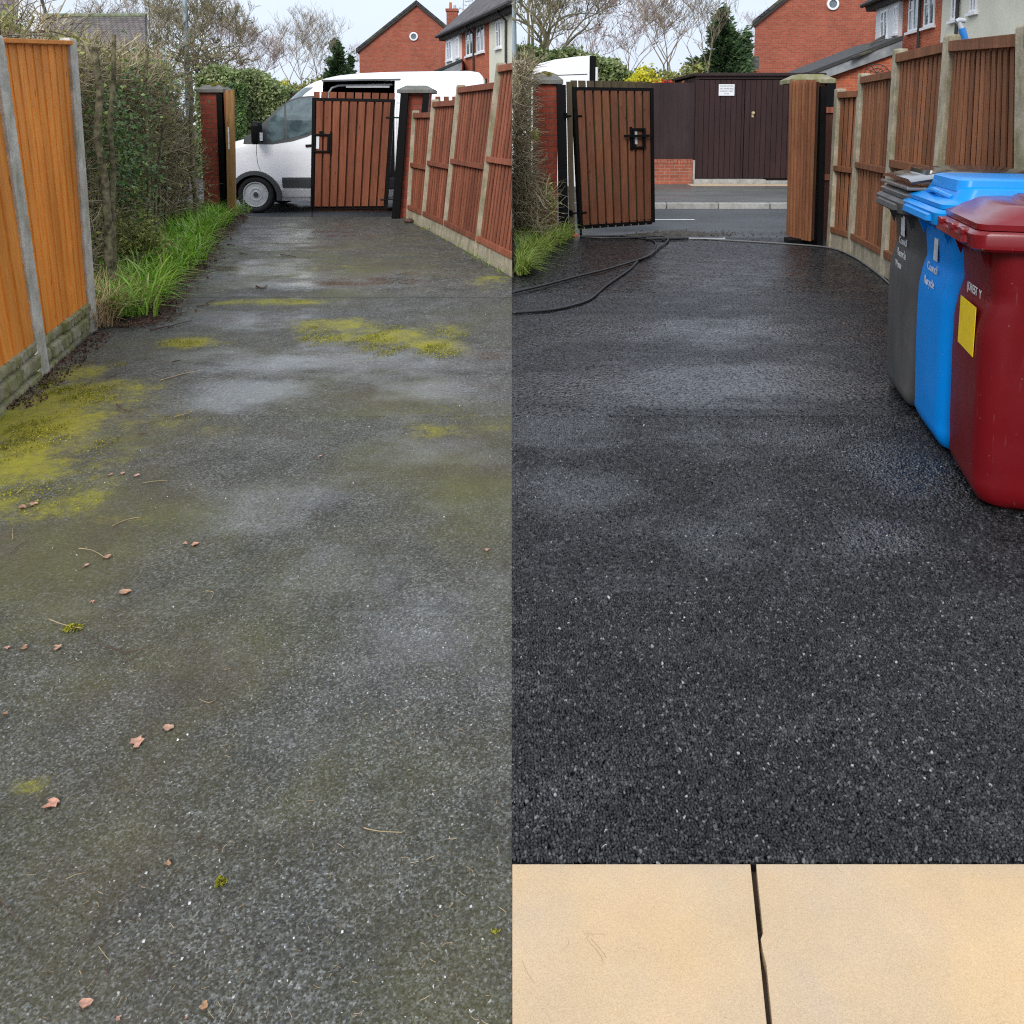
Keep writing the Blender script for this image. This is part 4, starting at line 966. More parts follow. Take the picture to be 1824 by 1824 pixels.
# third vehicle: far roof corner behind the stepped fence
def low_vehicle(label, pos, clip=None, roof=1.75, rz=0):
    m = MB(); rings = []
    prof = [(0, .35), (.0, .75), (.5, .95), (1.0, 1.05), (1.55, roof-.08), (1.9, roof), (3.9, roof), (4.1, roof-.15), (4.25, .9), (4.25, .35)]
    for y, s in ((0, .9), (.06, .985), (.2, 1), (1.6, 1), (1.74, .985), (1.8, .9)):
        rings.append([(2.1+(x-2.1)*(.99 if s < 1 else 1), y+(.14*max(0, z-.95)/(roof-.95)*(1 if y < .9 else -1)), .35+(z-.35)*s) for x, z in prof])
    m.rings([[(p[0]+pos[0], p[1]+pos[1], p[2]+pos[2]) for p in r] for r in rings])
    return m, pos
def small_van(label, pos, clip=None, roof=1.75):
    root = thing('parked_van', pos, label, 'van')
    m, _ = low_vehicle(label, pos, clip, roof); m.build('body', 'van', root, smooth=True, clip=clip, recalc=True, angle=35)
    m = MB(); x, y, z = pos; m.hex([(x+1.2, y-.0, z+1.05), (x+2.3, y-.0, z+1.05), (x+2.3, y+.02, z+1.05), (x+1.2, y+.02, z+1.05), (x+1.65, y+.1, z+roof-.12), (x+2.3, y+.1, z+roof-.12), (x+2.3, y+.12, z+roof-.12), (x+1.65, y+.12, z+roof-.12)]); m.build('side_window', 'glass', root, clip=clip)
    for cx in (.8, 3.4):
        m = MB(); m.lathe([(.1, 0), (.3, 0), (.32, .03), (.32, .18), (.1, .18)], (x+cx, y-.01, z+.32), 24)
        if clip != 'L' or x+cx < -.35: m.build('wheel', 'tyre', root, smooth=True, recalc=True)
    return root
p = W(868, 132, 17.5)
small_van('second white vehicle, only its roof end showing above the stepped red-brown fence', (p.x-1.2, 17.5, -.145), 'L', 2.55)
# ================================================================ WHEELIE BINS
def rrect(x0, x1, y0, y1, r, z, n=6, tilt=0.):
    ring = []
    for cx, cy, a0 in ((x1-r, y1-r, 0), (x0+r, y1-r, math.pi/2), (x0+r, y0+r, math.pi), (x1-r, y0+r, 1.5*math.pi)):
        for k in range(n+1):
            a = a0+math.pi/2*k/n; x = cx+r*math.cos(a); ring.append((x, cy+r*math.sin(a), z+tilt*(x-x0)))
    return ring
def wheelie_bin(label, pos, rz, mats, kind, s=1.0, lean=0.0):
    body_m, lid_m = mats
    root = thing('wheelie_bin', (pos[0], pos[1], .006), label, 'wheelie bin', 'wheelie bins lined up by the brown fence', rz)
    root.scale = (s, s, s)
    # local frame: front faces -x, x = 0 at the front of the foot, y spans 0..0.52
    prof = [(0.0, .07, .6, .05, .47), (.02, .03, .62, .02, .5), (.07, .005, .63, .005, .515), (.2, .0, .64, .0, .52), (.5, -.004, .67, -.008, .528), (.66, -.002, .69, -.012, .532), (.74, .012, .7, -.016, .536), (.8, .03, .71, -.018, .538), (.9, .022, .72, -.022, .542), (1.0, .012, .73, -.026, .546)]
    m = MB(); rings = []
    L_ = 40
    for i in range(L_+1):
        z = 1.0*i/L_
        a = [lerp_tab([(q[0], q[k]) for q in prof], z) for k in range(1, 5)]
        r = .055+.035*min(1, z/.12)
        rings.append(rrect(*a[:2], *a[2:], r, z))
    m.rings(rings); m.build('body', body_m, root, local=True, smooth=True, recalc=True, angle=60)
    # moulded gussets under the rim
    for yy in (.06, .16, .27, .38, .46): 
        m = MB(); dz = .1 if yy in (.06, .46) else .06; m.add([(.012, yy, 1-dz), (-.028, yy-.018, 1.0), (.03, yy-.018, 1.0), (-.028, yy+.018, 1.0), (.03, yy+.018, 1.0)], [(0, 1, 2), (0, 4, 3), (0, 3, 1), (1, 3, 4, 2), (0, 2, 4)]); m.build('gusset', body_m, root, local=True)
    for xx in (.16, .5):
        m = MB(); m.add([(xx, -.024, .86), (xx-.012, -.05, 1.0), (xx+.012, -.05, 1.0), (xx-.012, -.02, 1.0), (xx+.012, -.02, 1.0)], [(0, 1, 2), (0, 3, 1), (0, 2, 4), (1, 3, 4, 2)]); m.build('gusset', body_m, root, local=True)
    # rim
    m = MB(); m.rings([rrect(-.05, .76, -.06, .58, .05, .985), rrect(-.065, .77, -.068, .588, .05, .995), rrect(-.07, .775, -.07, .59, .05, 1.045), rrect(-.055, .77, -.062, .582, .05, 1.058), rrect(-.03, .76, -.05, .57, .05, 1.06)])
    m.build('rim', body_m if kind == 'grey' else lid_m, root, local=True, smooth=True, recalc=True, angle=35)
    # comb lift bar at the front
    m = MB(); m.rings([rrect(-.07, -.0, .03, .49, .02, .996), rrect(-.085, .0, .02, .5, .03, 1.006), rrect(-.08, .0, .02, .5, .03, 1.03), rrect(-.06, .0, .03, .49, .02, 1.04)])
    m.build('front_lip', body_m if kind == 'grey' else lid_m, root, local=True, smooth=True, recalc=True, angle=35)
    # lid
    t = .05
    if kind == 'grey':
        m = MB(); m.rings([rrect(-.04, .76, -.055, .575, .04, 1.062, tilt=.02), rrect(-.05, .77, -.06, .58, .04, 1.085, tilt=.03), rrect(-.02, .77, -.04, .56, .04, 1.1, tilt=.04)])
        m.build('inner_lid', lid_m, root, local=True, smooth=True, recalc=True, angle=30)
        m = MB(); n = 14
        rings = []
        for k in range(n+1):
            u = k/n; x = -.03+.86*u; z = 1.15+.06*math.sin(math.pi*min(1, u*1.25)*.8)-.02*u
            rings.append([(x, -.07, z), (x, .0, z+.012), (x, .5, z+.012), (x, .59, z), (x, .59, z-.012), (x, .5, z-.004), (x, .0, z-.004), (x, -.07, z-.012)])
        m.rings(rings); lid = m.build('lid', 'bindark', root, local=True, smooth=True, recalc=True, angle=50)
        m = MB(); m.rings([rrect(.06, .5, .08, .44, .03, 1.165), rrect(.07, .49, .09, .43, .03, 1.2), ]); m.build('lid_panel', 'bindark', lid, local=True, smooth=True, recalc=True, angle=30, bevel=.0)
        m = MB(); m.box((-.045, -.06, 1.11), (.05, .58, 1.125)); m.build('lid_edge', lid_m, lid, local=True, bevel=.005)
    elif kind == 'blue':
        m = MB(); m.rings([rrect(-.045, .77, -.058, .578, .05, 1.062), rrect(-.045, .77, -.058, .578, .05, 1.08), rrect(.0, .76, -.035, .555, .06, 1.095), rrect(.015, .75, -.025, .545, .06, 1.098), rrect(.04, .74, -.01, .53, .06, 1.14), rrect(.06, .72, .01, .51, .05, 1.15)])
        lid = m.build('lid', lid_m, root, local=True, smooth=True, recalc=True, angle=30)
        m = MB(); m.rings([rrect(.03, .46, .02, .5, .05, 1.13), rrect(.04, .45, .03, .49, .05, 1.175), rrect(.06, .43, .05, .47, .04, 1.183)]); m.build('raised_step', lid_m, lid, local=True, smooth=True, recalc=True, angle=30)
        m = MB(); m.box((.24, -.034, 1.1), (.46, -.01, 1.132)); m.build('recess_shade_block', 'navy', lid, local=True, bevel=.004)  # raised block, recess shade painted by its navy colour
        m = MB(); m.tube([(.02, .06, 1.1), (-.0, .26, 1.118), (.02, .46, 1.1)], .012, 8); m.build('front_handle', lid_m, lid, local=True, smooth=True)
    else:
        m = MB(); m.rings([rrect(-.05, .77, -.062, .582, .05, 1.062), rrect(-.05, .77, -.062, .582, .05, 1.083), rrect(-.01, .76, -.04, .56, .07, 1.1), rrect(.0, .755, -.035, .555, .07, 1.104), rrect(.02, .75, -.02, .54, .08, 1.118), rrect(.03, .745, -.015, .535, .08, 1.121), rrect(.06, .72, .005, .515, .08, 1.14), rrect(.1, .7, .04, .48, .06, 1.145)])
        lid = m.build('lid', lid_m, root, local=True, smooth=True, recalc=True, angle=38)
        m = MB(); m.rings([rrect(.16, .66, .1, .42, .05, 1.14), rrect(.17, .65, .11, .41, .05, 1.16), rrect(.2, .62, .14, .38, .04, 1.165)]); m.build('raised_panel', lid_m, lid, local=True, smooth=True, recalc=True, angle=38)
        for yy in (.04, .2, .4):
            m = MB(); m.box((-.085, yy, 1.03), (-.04, yy+.06, 1.058)); m.build('lift_lug', lid_m, root, local=True, bevel=.008)
    # rear wheels and axle, handle at the hinge
    for yy in (-.01, .47):
        m = MB(); m.lathe([(.04, .0), (.095, .0), (.1, .01), (.1, .05), (.04, .05)], (.6, yy, .1), 24); m.build('wheel', 'rubber', root, local=True, smooth=True, recalc=True)
    m = MB(); m.tube([(.79, -.02, 1.06), (.84, .0, 1.08), (.84, .52, 1.08), (.79, .54, 1.06)], .016, 8); m.build('rear_handle', lid_m if kind != 'grey' else 'bindark', root, local=True, smooth=True)
    return root
def front_frame(x, y, z, tiltz=0.):      # matrix for marks on the front (-x) face
    return Matrix.Translation((x, y, z)) @ Matrix(((0, 0, -1, 0), (-1, 0, 0, 0), (0, 1, 0, 0), (0, 0, 0, 1)))
RZ = -math.radians(13)
S = 1.0
pr = G(1737, 908); pb = G(1673, 811); pg = G(1612, 733)
red = wheelie_bin('deep red wheelie bin with a yellow sticker, nearest of the row', (pr.x-.02, pr.y-.02), RZ-.05, ('binred', 'binredlid'), 'red', 1.065)
blue = wheelie_bin('bright blue wheelie bin standing between the red bin and the grey bin', (pb.x-.02, pb.y-.02), RZ+.0, ('binblue', 'binbluelid'), 'blue', 1.085)
grey = wheelie_bin('scuffed dark grey wheelie bin with a propped black lid, farthest of the row', (pg.x-.02, pg.y-.02), RZ, ('bingrey', 'bingreylid'), 'grey', 1.07)
def decal(root, pts, mat, name, off=.003):
    m = MB(); m.add(pts+[(x+.002, y, z) for x, y, z in pts], [(0, 1, 2, 3), (7, 6, 5, 4), (0, 4, 5, 1), (1, 5, 6, 2), (2, 6, 7, 3), (3, 7, 4, 0)]); return m.build(name, mat, root, local=True)
decal(red, [(-.0065, .34, .75), (-.0065, .1, .75), (-.0085, .1, .56), (-.0085, .34, .56)][::1], 'yellowlabel', 'sticker')
text_part('(OREST  Y', .048, 'whiteprint', red, front_frame(.012, .22, .795), sx=1.0)
decal(blue, [(-.004+.023, .3, .9), (.019, .24, .9), (.018, .24, .8), (.018, .3, .8)], 'whiteprint', 'printed_block')
text_part('Council', .055, 'whiteprint', blue, front_frame(.008, .27, .765)); text_part('Recycle', .055, 'whiteprint', blue, front_frame(-.002, .27, .7))
decal(grey, [(.012, .3, .96), (.012, .22, .96), (.014, .22, .85), (.014, .3, .85)], 'whiteprint', 'printed_block')
text_part('Council', .055, 'whiteprint', grey, front_frame(.017, .26, .82)); text_part('Recycle', .062, 'whiteprint', grey, front_frame(.013, .26, .755)); text_part('Waste', .05, 'whiteprint', grey, front_frame(.0, .26, .7))
# ================================================================ HOSES AND SMALL THINGS
def smooth_path(pts, n=8):
    pts = [Vector(p) for p in pts]; out = []
    for i in range(len(pts)-1):
        p0, p1, p2, p3 = pts[max(i-1, 0)], pts[i], pts[i+1], pts[min(i+2, len(pts)-1)]
        for k in range(n):
            t = k/n; out.append(.5*((2*p1)+(p2-p0)*t+(2*p0-5*p1+4*p2-p3)*t*t+(3*p1-p0-3*p2+p3)*t**3))
    return out+[pts[-1]]
def hose(name, px, r, mat, label, cat, z=None):
    z = r+.006 if z is None else z
    P3 = smooth_path([G(x, y, 0)+Vector((0, 0, z)) for x, y in px])
    m = MB(); m.tube(P3, r, 8); return tag(m.build(name, mat, smooth=True, angle=180), label, cat)
hose('water_hose', [(1033, 423), (1080, 423), (1103, 422.5), (1120, 425), (1156, 429), (1167, 435), (1166, 444.5), (1156, 457), (1137, 467), (1120, 484), (1080, 512), (1052, 536), (1024, 547), (982, 556), (913, 561)], .0125, 'rubber', 'black hose looping lowest across the new tarmac towards the left', 'hose')
hose('water_hose', [(1033, 426), (1080, 428), (1131, 427), (1176, 425), (1190, 432), (1173, 445.5), (1156, 460), (1125, 471.5), (1080, 485), (1024, 499), (968, 514), (913, 527)], .0125, 'rubber', 'black hose lying straighter and farther back, crossing the looping one', 'hose', .03)
hose('pressure_hose', [(1181, 426), (1221, 426), (1305, 430.5), (1424, 438), (1480, 444), (1517, 458), (1545, 476), (1572, 497), (1606, 530)], .0095, 'rubbergrey', 'thin grey hose running along the foot of the brown slatted fence', 'hose')
root = thing('pressure_lance', G(1220, 424), 'black pressure washer lance lying on the tarmac by the road edge', 'pressure washer lance')
a, c, d = G(1150, 425.5, .03), G(1226, 424.5, .03), G(1288, 425, .02)
m = MB(); m.tube([a, a.lerp(c, .5), c], [.02, .024, .017], 10); m.build('grip', 'rubber', root, smooth=True)
m = MB(); m.tube([c, d], .008, 8); m.tube([d, d+(d-c)*.05], .014, 8); m.build('lance_tube', 'steel', root, smooth=True)
m = MB(); e = a.lerp(c, .35); m.tube([e, e+Vector((.02, -.07, -.008)), e+Vector((.06, -.14, -.014))], .014, 8); m.build('trigger_handle', 'rubber', root, smooth=True)
# mud heap swept to the road edge
m = MB(); g = G(1212, 419); nx, ny = 60, 14; rr = random.Random(4)
for j in range(ny+1):
    for i in range(nx+1):
        u, v = i/nx*2-1, j/ny*2-1; e = max(0, 1-(u*u*1.0+v*v)); hh = .06*e*(.35+.65*math.exp(-(u-.0)**2*9))
        m.v.append((g.x+u*.85, g.y+.12+v*.16, -.02+hh+rr.uniform(0, .025)*(e > 0)*math.sqrt(e)))
for j in range(ny):
    for i in range(nx): k = j*(nx+1)+i; m.f.append((k, k+1, k+nx+2, k+nx+1))
tag(m.build('mud_heap', 'mud', smooth=True, angle=60), 'low heap of dark wet mud swept to the road edge', 'mud', kind='stuff')
m = MB()
for k in range(500):
    px = rr.gauss(1250, 90); py = rr.gauss(417, 3.5)
    if py > 423 or px < 1110 or px > 1400: continue
    q = G(px, py); s_ = rr.uniform(.004, .02); m.leaf((q.x, q.y, .004), s_, rr)
tag(m.build('mud_crumbs', 'mud'), 'scattered crumbs of mud along the road edge', 'mud', kind='stuff')
# stone lump at the foot of the L-half pillar
m = MB(); bm_ = bmesh.new(); bmesh.ops.create_icosphere(bm_, subdivisions=2, radius=1)
q = G(728, 397); rr = random.Random(2)
vs = [(q.x+v.co.x*.08*rr.uniform(.8, 1.15), q.y+v.co.y*.06*rr.uniform(.8, 1.15), .035+v.co.z*.04*rr.uniform(.8, 1.15)) for v in bm_.verts]
m.add(vs, [tuple(v.index for v in f.verts) for f in bm_.faces]); bm_.free()
tag(m.build('stone', 'twig', smooth=True, angle=50), 'brown stone lump at the foot of the red-brown fence by the pillar', 'stone')
# garden tool handle over the fence
pt = W(1712, 68, 6.75); root = thing('garden_tool', (pt.x, pt.y, 0), 'garden tool with grey handle and blue collar standing behind the brown fence', 'garden tool')
m = MB(); a, c = W(1717, 66, 6.85), W(1708, 36, 6.85); m.tube([W(1722, 400, 6.85), a], .02, 10); m.build('shaft', 'bluebag', root, smooth=True)
m = MB(); m.tube([W(1720, 76, 6.85), W(1713, 50, 6.85)], [.03, .026], 12); m.build('collar', 'bluebag', root, smooth=True)
m = MB(); m.tube([W(1713, 52, 6.85), W(1708, 39, 6.85)], [.02, .016], 10); m.tube([W(1703, 39, 6.85), W(1708, 36, 6.85), W(1719, 37, 6.85)], [.018, .022, .018], 10); m.build('grip', 'steel', root, smooth=True)
# ================================================================ FALLEN LEAVES, TWIGS, CHIPS (old drive)
leaves = [(245, 1325, 26, 1), (300, 1300, 24, 0), (93, 1436, 28, 1), (152, 1792, 22, 2), (364, 1797, 20, 0), (190, 995, 13, 2), (348, 971, 18, 0), (330, 971, 12, 0), (222, 1057, 18, 2), (103, 1156, 16, 1), (43, 1157, 12, 1), (14, 1157, 9, 1), (10, 1275, 12, 0), (154, 1010, 10, 1), (299, 1543, 11, 2), (60, 900, 16, 0), (40, 905, 14, 2), (211, 1820, 10, 1), (218, 845, 12, 0), (243, 849, 13, 0), (196, 848, 9, 1), (165, 1075, 9, 1), (570, 815, 9, 0), (867, 982, 9, 2), (332, 1820, 9, 0)]
rr = random.Random(11)
desc = ['pink-brown fallen leaf', 'salmon torn fallen leaf', 'pale curled fallen leaf']
for i, (px, py, sz, sh) in enumerate(leaves):
    q = G(px, py); s_ = sz/F*q.y*.44; a = rr.uniform(0, 6.28); m = MB(); n = 10; cz = .004
    pts = []
    for k in range(n):
        t = 2*math.pi*k/n; rad = s_*(1+.22*math.sin(3*t+sh)+rr.uniform(-.15, .15))*(1 if sh != 0 else (1-.4*abs(math.sin(t))))
        if sh == 1 and k in (2, 7): rad *= .5
        x, y = rad*math.cos(t), rad*1.35*math.sin(t)
        pts.append((q.x+x*math.cos(a)-y*math.sin(a), q.y+x*math.sin(a)+y*math.cos(a), .006+rr.uniform(0, .004)))
    m.v = pts+[(q.x, q.y, .005)]+[(x, y, z-.0015) for x, y, z in pts]+[(q.x, q.y, .0035)]
    m.f = [(k, (k+1) % n, n) for k in range(n)]+[(n+1+(k+1) % n, n+1+k, 2*n+1) for k in range(n)]
    o = m.build('fallen_leaf', 'leafpink', smooth=True, angle=70)
    where = {0: 'the larger, notched leaf of the close pair halfway down the old drive', 1: 'the smaller upper leaf of the close pair halfway down the old drive', 2: 'torn salmon leaf alone below the close pair, near the left edge', 3: 'squarish pink leaf lying nearest the bottom left', 4: 'narrow pointed pink leaf lying by the bottom edge, right of the square one', 5: 'small starry pale leaf at the end of a thin stalk'}
    if i in where: tag(o, where[i], 'leaf', 'fallen leaves on the old drive')
    else: tag(o, 'small pinkish fallen leaf or leaf scrap on the mossy old drive', 'leaf', 'fallen leaves on the old drive')
twigs = [([(0, 1605), (14, 1628), (38, 1645)], 2.2, 0), ([(45, 1395), (64, 1384)], 2, 0), ([(118, 1572), (152, 1561)], 2, 1), ([(251, 1545), (256, 1562)], 3, 0), ([(349, 1500), (365, 1493)], 3, 0), ([(380, 1510), (393, 1516)], 3, 0), ([(262, 1735), (274, 1752)], 3, 0), ([(193, 1722), (190, 1741)], 3, 0), ([(176, 1690), (187, 1708), (197, 1718)], 1.5, 1), ([(264, 1815), (300, 1806)], 2, 0),
    ([(648, 1482), (675, 1484), (716, 1490)], 2.5, 1), ([(88, 1107), (115, 1117), (148, 1125)], 2.2, 1), ([(148, 1128), (170, 1145), (187, 1157)], 1.6, 0), ([(185, 1156), (220, 1164), (250, 1163), (270, 1154)], 2.5, 0), ([(210, 1184), (232, 1179), (252, 1164)], 2, 0), ([(140, 980), (165, 983), (185, 994)], 1.8, 1), ([(200, 940), (225, 928), (252, 924)], 1.8, 1), ([(18, 990), (48, 966)], 1.5, 0), ([(208, 722), (215, 731), (235, 736)], 2.5, 0), ([(175, 791), (200, 797)], 2, 0), ([(190, 675), (230, 663)], 1.5, 0), ([(285, 680), (330, 667), (350, 665)], 2, 1), ([(30, 882), (52, 867)], 2, 1), ([(268, 590), (310, 582)], 3, 0), ([(300, 586), (342, 573)], 2.5, 0),
    ([(366, 1056), (380, 1059), (376, 1070)], 1.6, 1), ([(355, 1250), (372, 1254), (386, 1248)], 1.4, 1), ([(456, 512), (468, 516), (476, 510)], 3, 0), ([(500, 455), (527, 459)], 2, 0), ([(427, 452), (441, 455)], 2, 0), ([(405, 438), (418, 439)], 2.5, 0), ([(350, 548), (372, 544)], 2, 0), ([(368, 543), (385, 536)], 2, 0), ([(306, 648), (322, 645)], 3, 0), ([(248, 775), (262, 776)], 2.5, 0), ([(310, 745), (338, 738)], 1.6, 1), ([(23, 965), (24, 940)], 1.2, 1), ([(255, 862), (300, 858)], 1.5, 1)]
for i, (pp, wd, pal) in enumerate(twigs):
    rad = wd/F*G(*pp[0]).y*.5; P3 = [G(x, y)+Vector((0, 0, rad+.003+rr.uniform(0, .006))) for x, y in pp]
    if len(P3) == 2: P3.insert(1, P3[0].lerp(P3[1], .5)+Vector((rr.uniform(-1, 1), rr.uniform(-1, 1), .3))*(P3[1]-P3[0]).length*.06)
    P3 = smooth_path(P3, 4); m = MB(); m.tube(P3, [rad*(1-.5*k/len(P3)) for k in range(len(P3))], 5)
    o = m.build('fallen_twig', 'twigpale' if pal else 'twig', smooth=True, angle=180)
    lab = {10: 'pale reddish stalk lying alone near the middle of the old drive', 13: 'longest dark curved twig halfway down the old drive', 11: 'pale twig ending in a tuft of moss', 0: 'curved twig cut by the left edge near the bottom'}.get(i)
    tag(o, lab or ('thin pale stalk scattered on the mossy old drive' if pal else 'short dark twig scattered on the mossy old drive'), 'twig', 'twigs on the old drive')
m = MB(); rr = random.Random(12)
for k in range(900):
    y = 1.3+rr.random()**1.6*7; x = rr.uniform(-.62*y, -.02)
    s_ = rr.choice((.002, .003, .003, .004, .006)); m.leaf((x, y, .004+s_*.3), s_, rr, asp=1.2)
tag(m.build('stone_chips', 'chip'), 'pale grit and stone chips scattered over the old drive', 'grit', kind='stuff')
m = MB()
for k in range(420):
    y = 1.3+rr.random()**1.8*4; x = rr.uniform(-.62*y, -.02); a = rr.uniform(0, 6.28); l = rr.uniform(.004, .02)
    d = Vector((math.cos(a), math.sin(a), rr.uniform(-.1, .1)))*l
    p0 = Vector((x, y, .006)); m.tube([p0, p0+d*.5+Vector((d.y, -d.x, 0))*rr.uniform(-.15, .15), p0+d], .00045, 3, cap=False)
tag(m.build('plant_fibres', 'straw'), 'fine dry stalk fibres scattered over the old drive', 'debris', kind='stuff')
# moss cushions by the orange fence and on the bright patch
m = MB(); rr = random.Random(13)
def moss_at(cx, cy, rx, ry, n, s0, s1):
    for k in range(n):
        a, q = rr.uniform(0, 6.28), rr.random()**.7; x, y = cx+q*rx*math.cos(a), cy+q*ry*math.sin(a)
        if (math.sin(x*13+1)+math.sin(y*11+x*5)+math.sin(x*29-y*17)*.7+rr.gauss(0, .5)) < -.3+q*1.6: continue
        if x < -2.62-(y-4)*.19: continue
        m.leaf((x, y, .004+rr.uniform(0, .012)*(1-q)), rr.uniform(s0, s1)*.72, rr, asp=1.3)
for px, py, rx, ry, n in ((60, 720, .5, .6, 9000), (10, 800, .5, .5, 7000), (150, 660, .25, .25, 1500), (110, 700, .3, .35, 2500), (20, 880, .5, .3, 1500), (655, 600, .75, .35, 6500), (765, 618, .3, .25, 2600), (700, 630, .5, .2, 2000), (560, 585, .3, .1, 700), (495, 537, .5, .1, 700), (340, 612, .3, .14, 900), (880, 470, .2, .5, 700), (330, 745, .2, .1, 300), (130, 1120, .03, .02, 200), (393, 1574, .012, .012, 220), (880, 1665, .02, .02, 90)):
    g = G(px, py); moss_at(g.x, g.y, rx, ry, n, .004, .012)
tag(m.build('moss_cushions', 'moss'), 'yellow-green moss cushions growing on the old drive', 'moss', kind='stuff')

m = MB()
for pp in ([(1000, 1694), (1012, 1683), (1013, 1676)], [(1050, 1668), (1045, 1672), (1068, 1700), (1075, 1716)], [(1052, 1672), (1072, 1695), (1080, 1706)], [(930, 1712), (940, 1735), (952, 1752)], [(1487, 1542), (1500, 1556)], [(1040, 1664), (1078, 1665)]):
    m.tube(smooth_path([G(x, y, .002)+Vector((0, 0, .0008)) for x, y in pp], 4), .00022, 4, cap=False)
tag(m.build('hair_fibres', 'twigpale'), 'fine brown hair-like fibres stuck to the left paving slab', 'debris', kind='stuff')
# ================================================================ HEDGES AND VERGE PLANTS
def twig_mesh(m, p, d, ln, r, rr, segs=3, n=3, bend=.35):
    pts = [Vector(p)]; d = Vector(d).normalized()
    for k in range(segs):
        d = (d+Vector((rr.uniform(-1, 1), rr.uniform(-1, 1), rr.uniform(-1, 1)))*bend).normalized(); pts.append(pts[-1]+d*ln/segs)
    m.tube(pts, [r*(1-.6*k/segs) for k in range(segs+1)], n, cap=False)
    return pts[-1], d
def hedge(root, A, B, depth, h0, h1, ntw, nleaf, seed, dens=1., ivy=None, stems=18, minx=None, leafsize=.028):
    """clipped thorn hedge between ground points A and B (front line), growing back by depth"""
    rr = random.Random(seed); A, B = Vector(A), Vector(B); ax = (B-A); L_ = ax.length; ax.normalize()
    nrm = Vector((-ax.y, ax.x, 0)); 
    if nrm.x > 0: nrm = -nrm
    def inside(u, v, z):
        h = h0+(h1-h0)*u/L_+.1*math.sin(u*3.1)+.06*math.sin(u*7.7)
        return z < h
    def pt(front=.0):
        while True:
            u = rr.uniform(0, L_); v = (rr.random()**1.8)*depth; z = rr.random()**.72*(max(h0, h1)+.2)
            if inside(u, v, z): 
                bulge = .14*math.sin(z*2.1+u)+.1*math.sin(u*4.3+z*3)
                return A+ax*u+nrm*(v-bulge+.1)+Vector((0, 0, z)), u, v, z
    ms = MB()
    for k in range(stems):
        u = L_*(k+.5)/stems+rr.uniform(-.12, .12); v = rr.uniform(.05, depth*.6); h = (h0+(h1-h0)*u/L_)*rr.uniform(.75, 1.02)
        p = A+ax*u+nrm*v; pts = [p-Vector((0, 0, .05))]; q = Vector(p)
        for j in range(7): q = q+Vector((rr.uniform(-.07, .07), rr.uniform(-.07, .07), h/7)); pts.append(q)
        r0 = rr.uniform(.01, .022); ms.tube(pts, [r0*(1-.45*j/7) for j in range(8)], 7)
    ms.build('stems', 'mossbark', root, smooth=True, angle=180)
    m = MB()
    for k in range(ntw):
        p, u, v, z = pt(); up = rr.uniform(-.2, 1.2) if z > .5 else rr.uniform(-.4, .9)
        e, d = twig_mesh(m, p, (rr.uniform(-1, 1), rr.uniform(-1, 1), up), rr.uniform(.12, .45), rr.uniform(.003, .007), rr, 3)
        if k % 3 == 0: twig_mesh(m, e-d*.1, (rr.uniform(-1, 1), rr.uniform(-1, 1), rr.uniform(-.5, 1)), rr.uniform(.08, .2), .0018, rr, 2)
    if minx is not None: m.build('twigs', 'twigmix', root, clip=minx)
    else: m.build('twigs', 'twigmix', root)
    m = MB(); clumps = [pt() for _ in range(max(8, nleaf//45))]
    for k in range(nleaf):
        c = clumps[rr.randrange(len(clumps))][0] if rr.random() < .8 else pt()[0]
        s = .1; p = c+Vector((rr.gauss(0, s), rr.gauss(0, s), rr.gauss(0, s)))
        if minx == 'R' and p.x < .02: continue
        m.leaf(p, leafsize*rr.uniform(.6, 1.25), rr)
    m.build('leaves', 'hedgeleaf', root)
    if ivy:
        m = MB()
        for (c, rad, n) in ivy:
            for k in range(n):
                p = Vector(c)+Vector((rr.gauss(0, rad*.5), rr.gauss(0, rad*.3), rr.gauss(0, rad*.7)))
                if p.z < .02: continue
                m.leaf(p, rr.uniform(.02, .045), rr, asp=1.15)
        m.build('ivy', 'ivyleaf', root)
    # dark interior mass of dense dead wood
    m = MB()
    for k in range(int(ntw*.3)):
        p, u, v, z = pt(); p = p+nrm*.35
        twig_mesh(m, p, (rr.uniform(-1, 1), rr.uniform(-1, 1), rr.uniform(-.6, 1)), rr.uniform(.3, .6), .013, rr, 2)
    m.build('inner_branches', 'twigmix', root, clip=minx)
hA, hB = Vector((-3.5, 6.0, 0)), Vector((-4.98, 13.35, 0))
root = thing('hedge', (hA+hB)/2, 'overgrown bare thorn hedge with ivy between the orange fence and the brick pillar', 'hedge')
iv = [(W(215, 260, 7.6), .28, 500), (W(235, 300, 8.0), .3, 600), (W(205, 230, 8.), .3, 450), (W(250, 150, 9), .35, 400), (W(195, 190, 7.3), .2, 200), (W(245, 330, 8.6), .25, 400), (W(300, 140, 10.5), .3, 250), (W(352, 280, 12.5), .25, 250)]
iv = [(c_, r_, int(n_*.6)) for c_, r_, n_ in iv]
hedge(root, hA, hB, 1.5, 2.05, 2.35, 21000, 17000, 21, ivy=iv, stems=40)
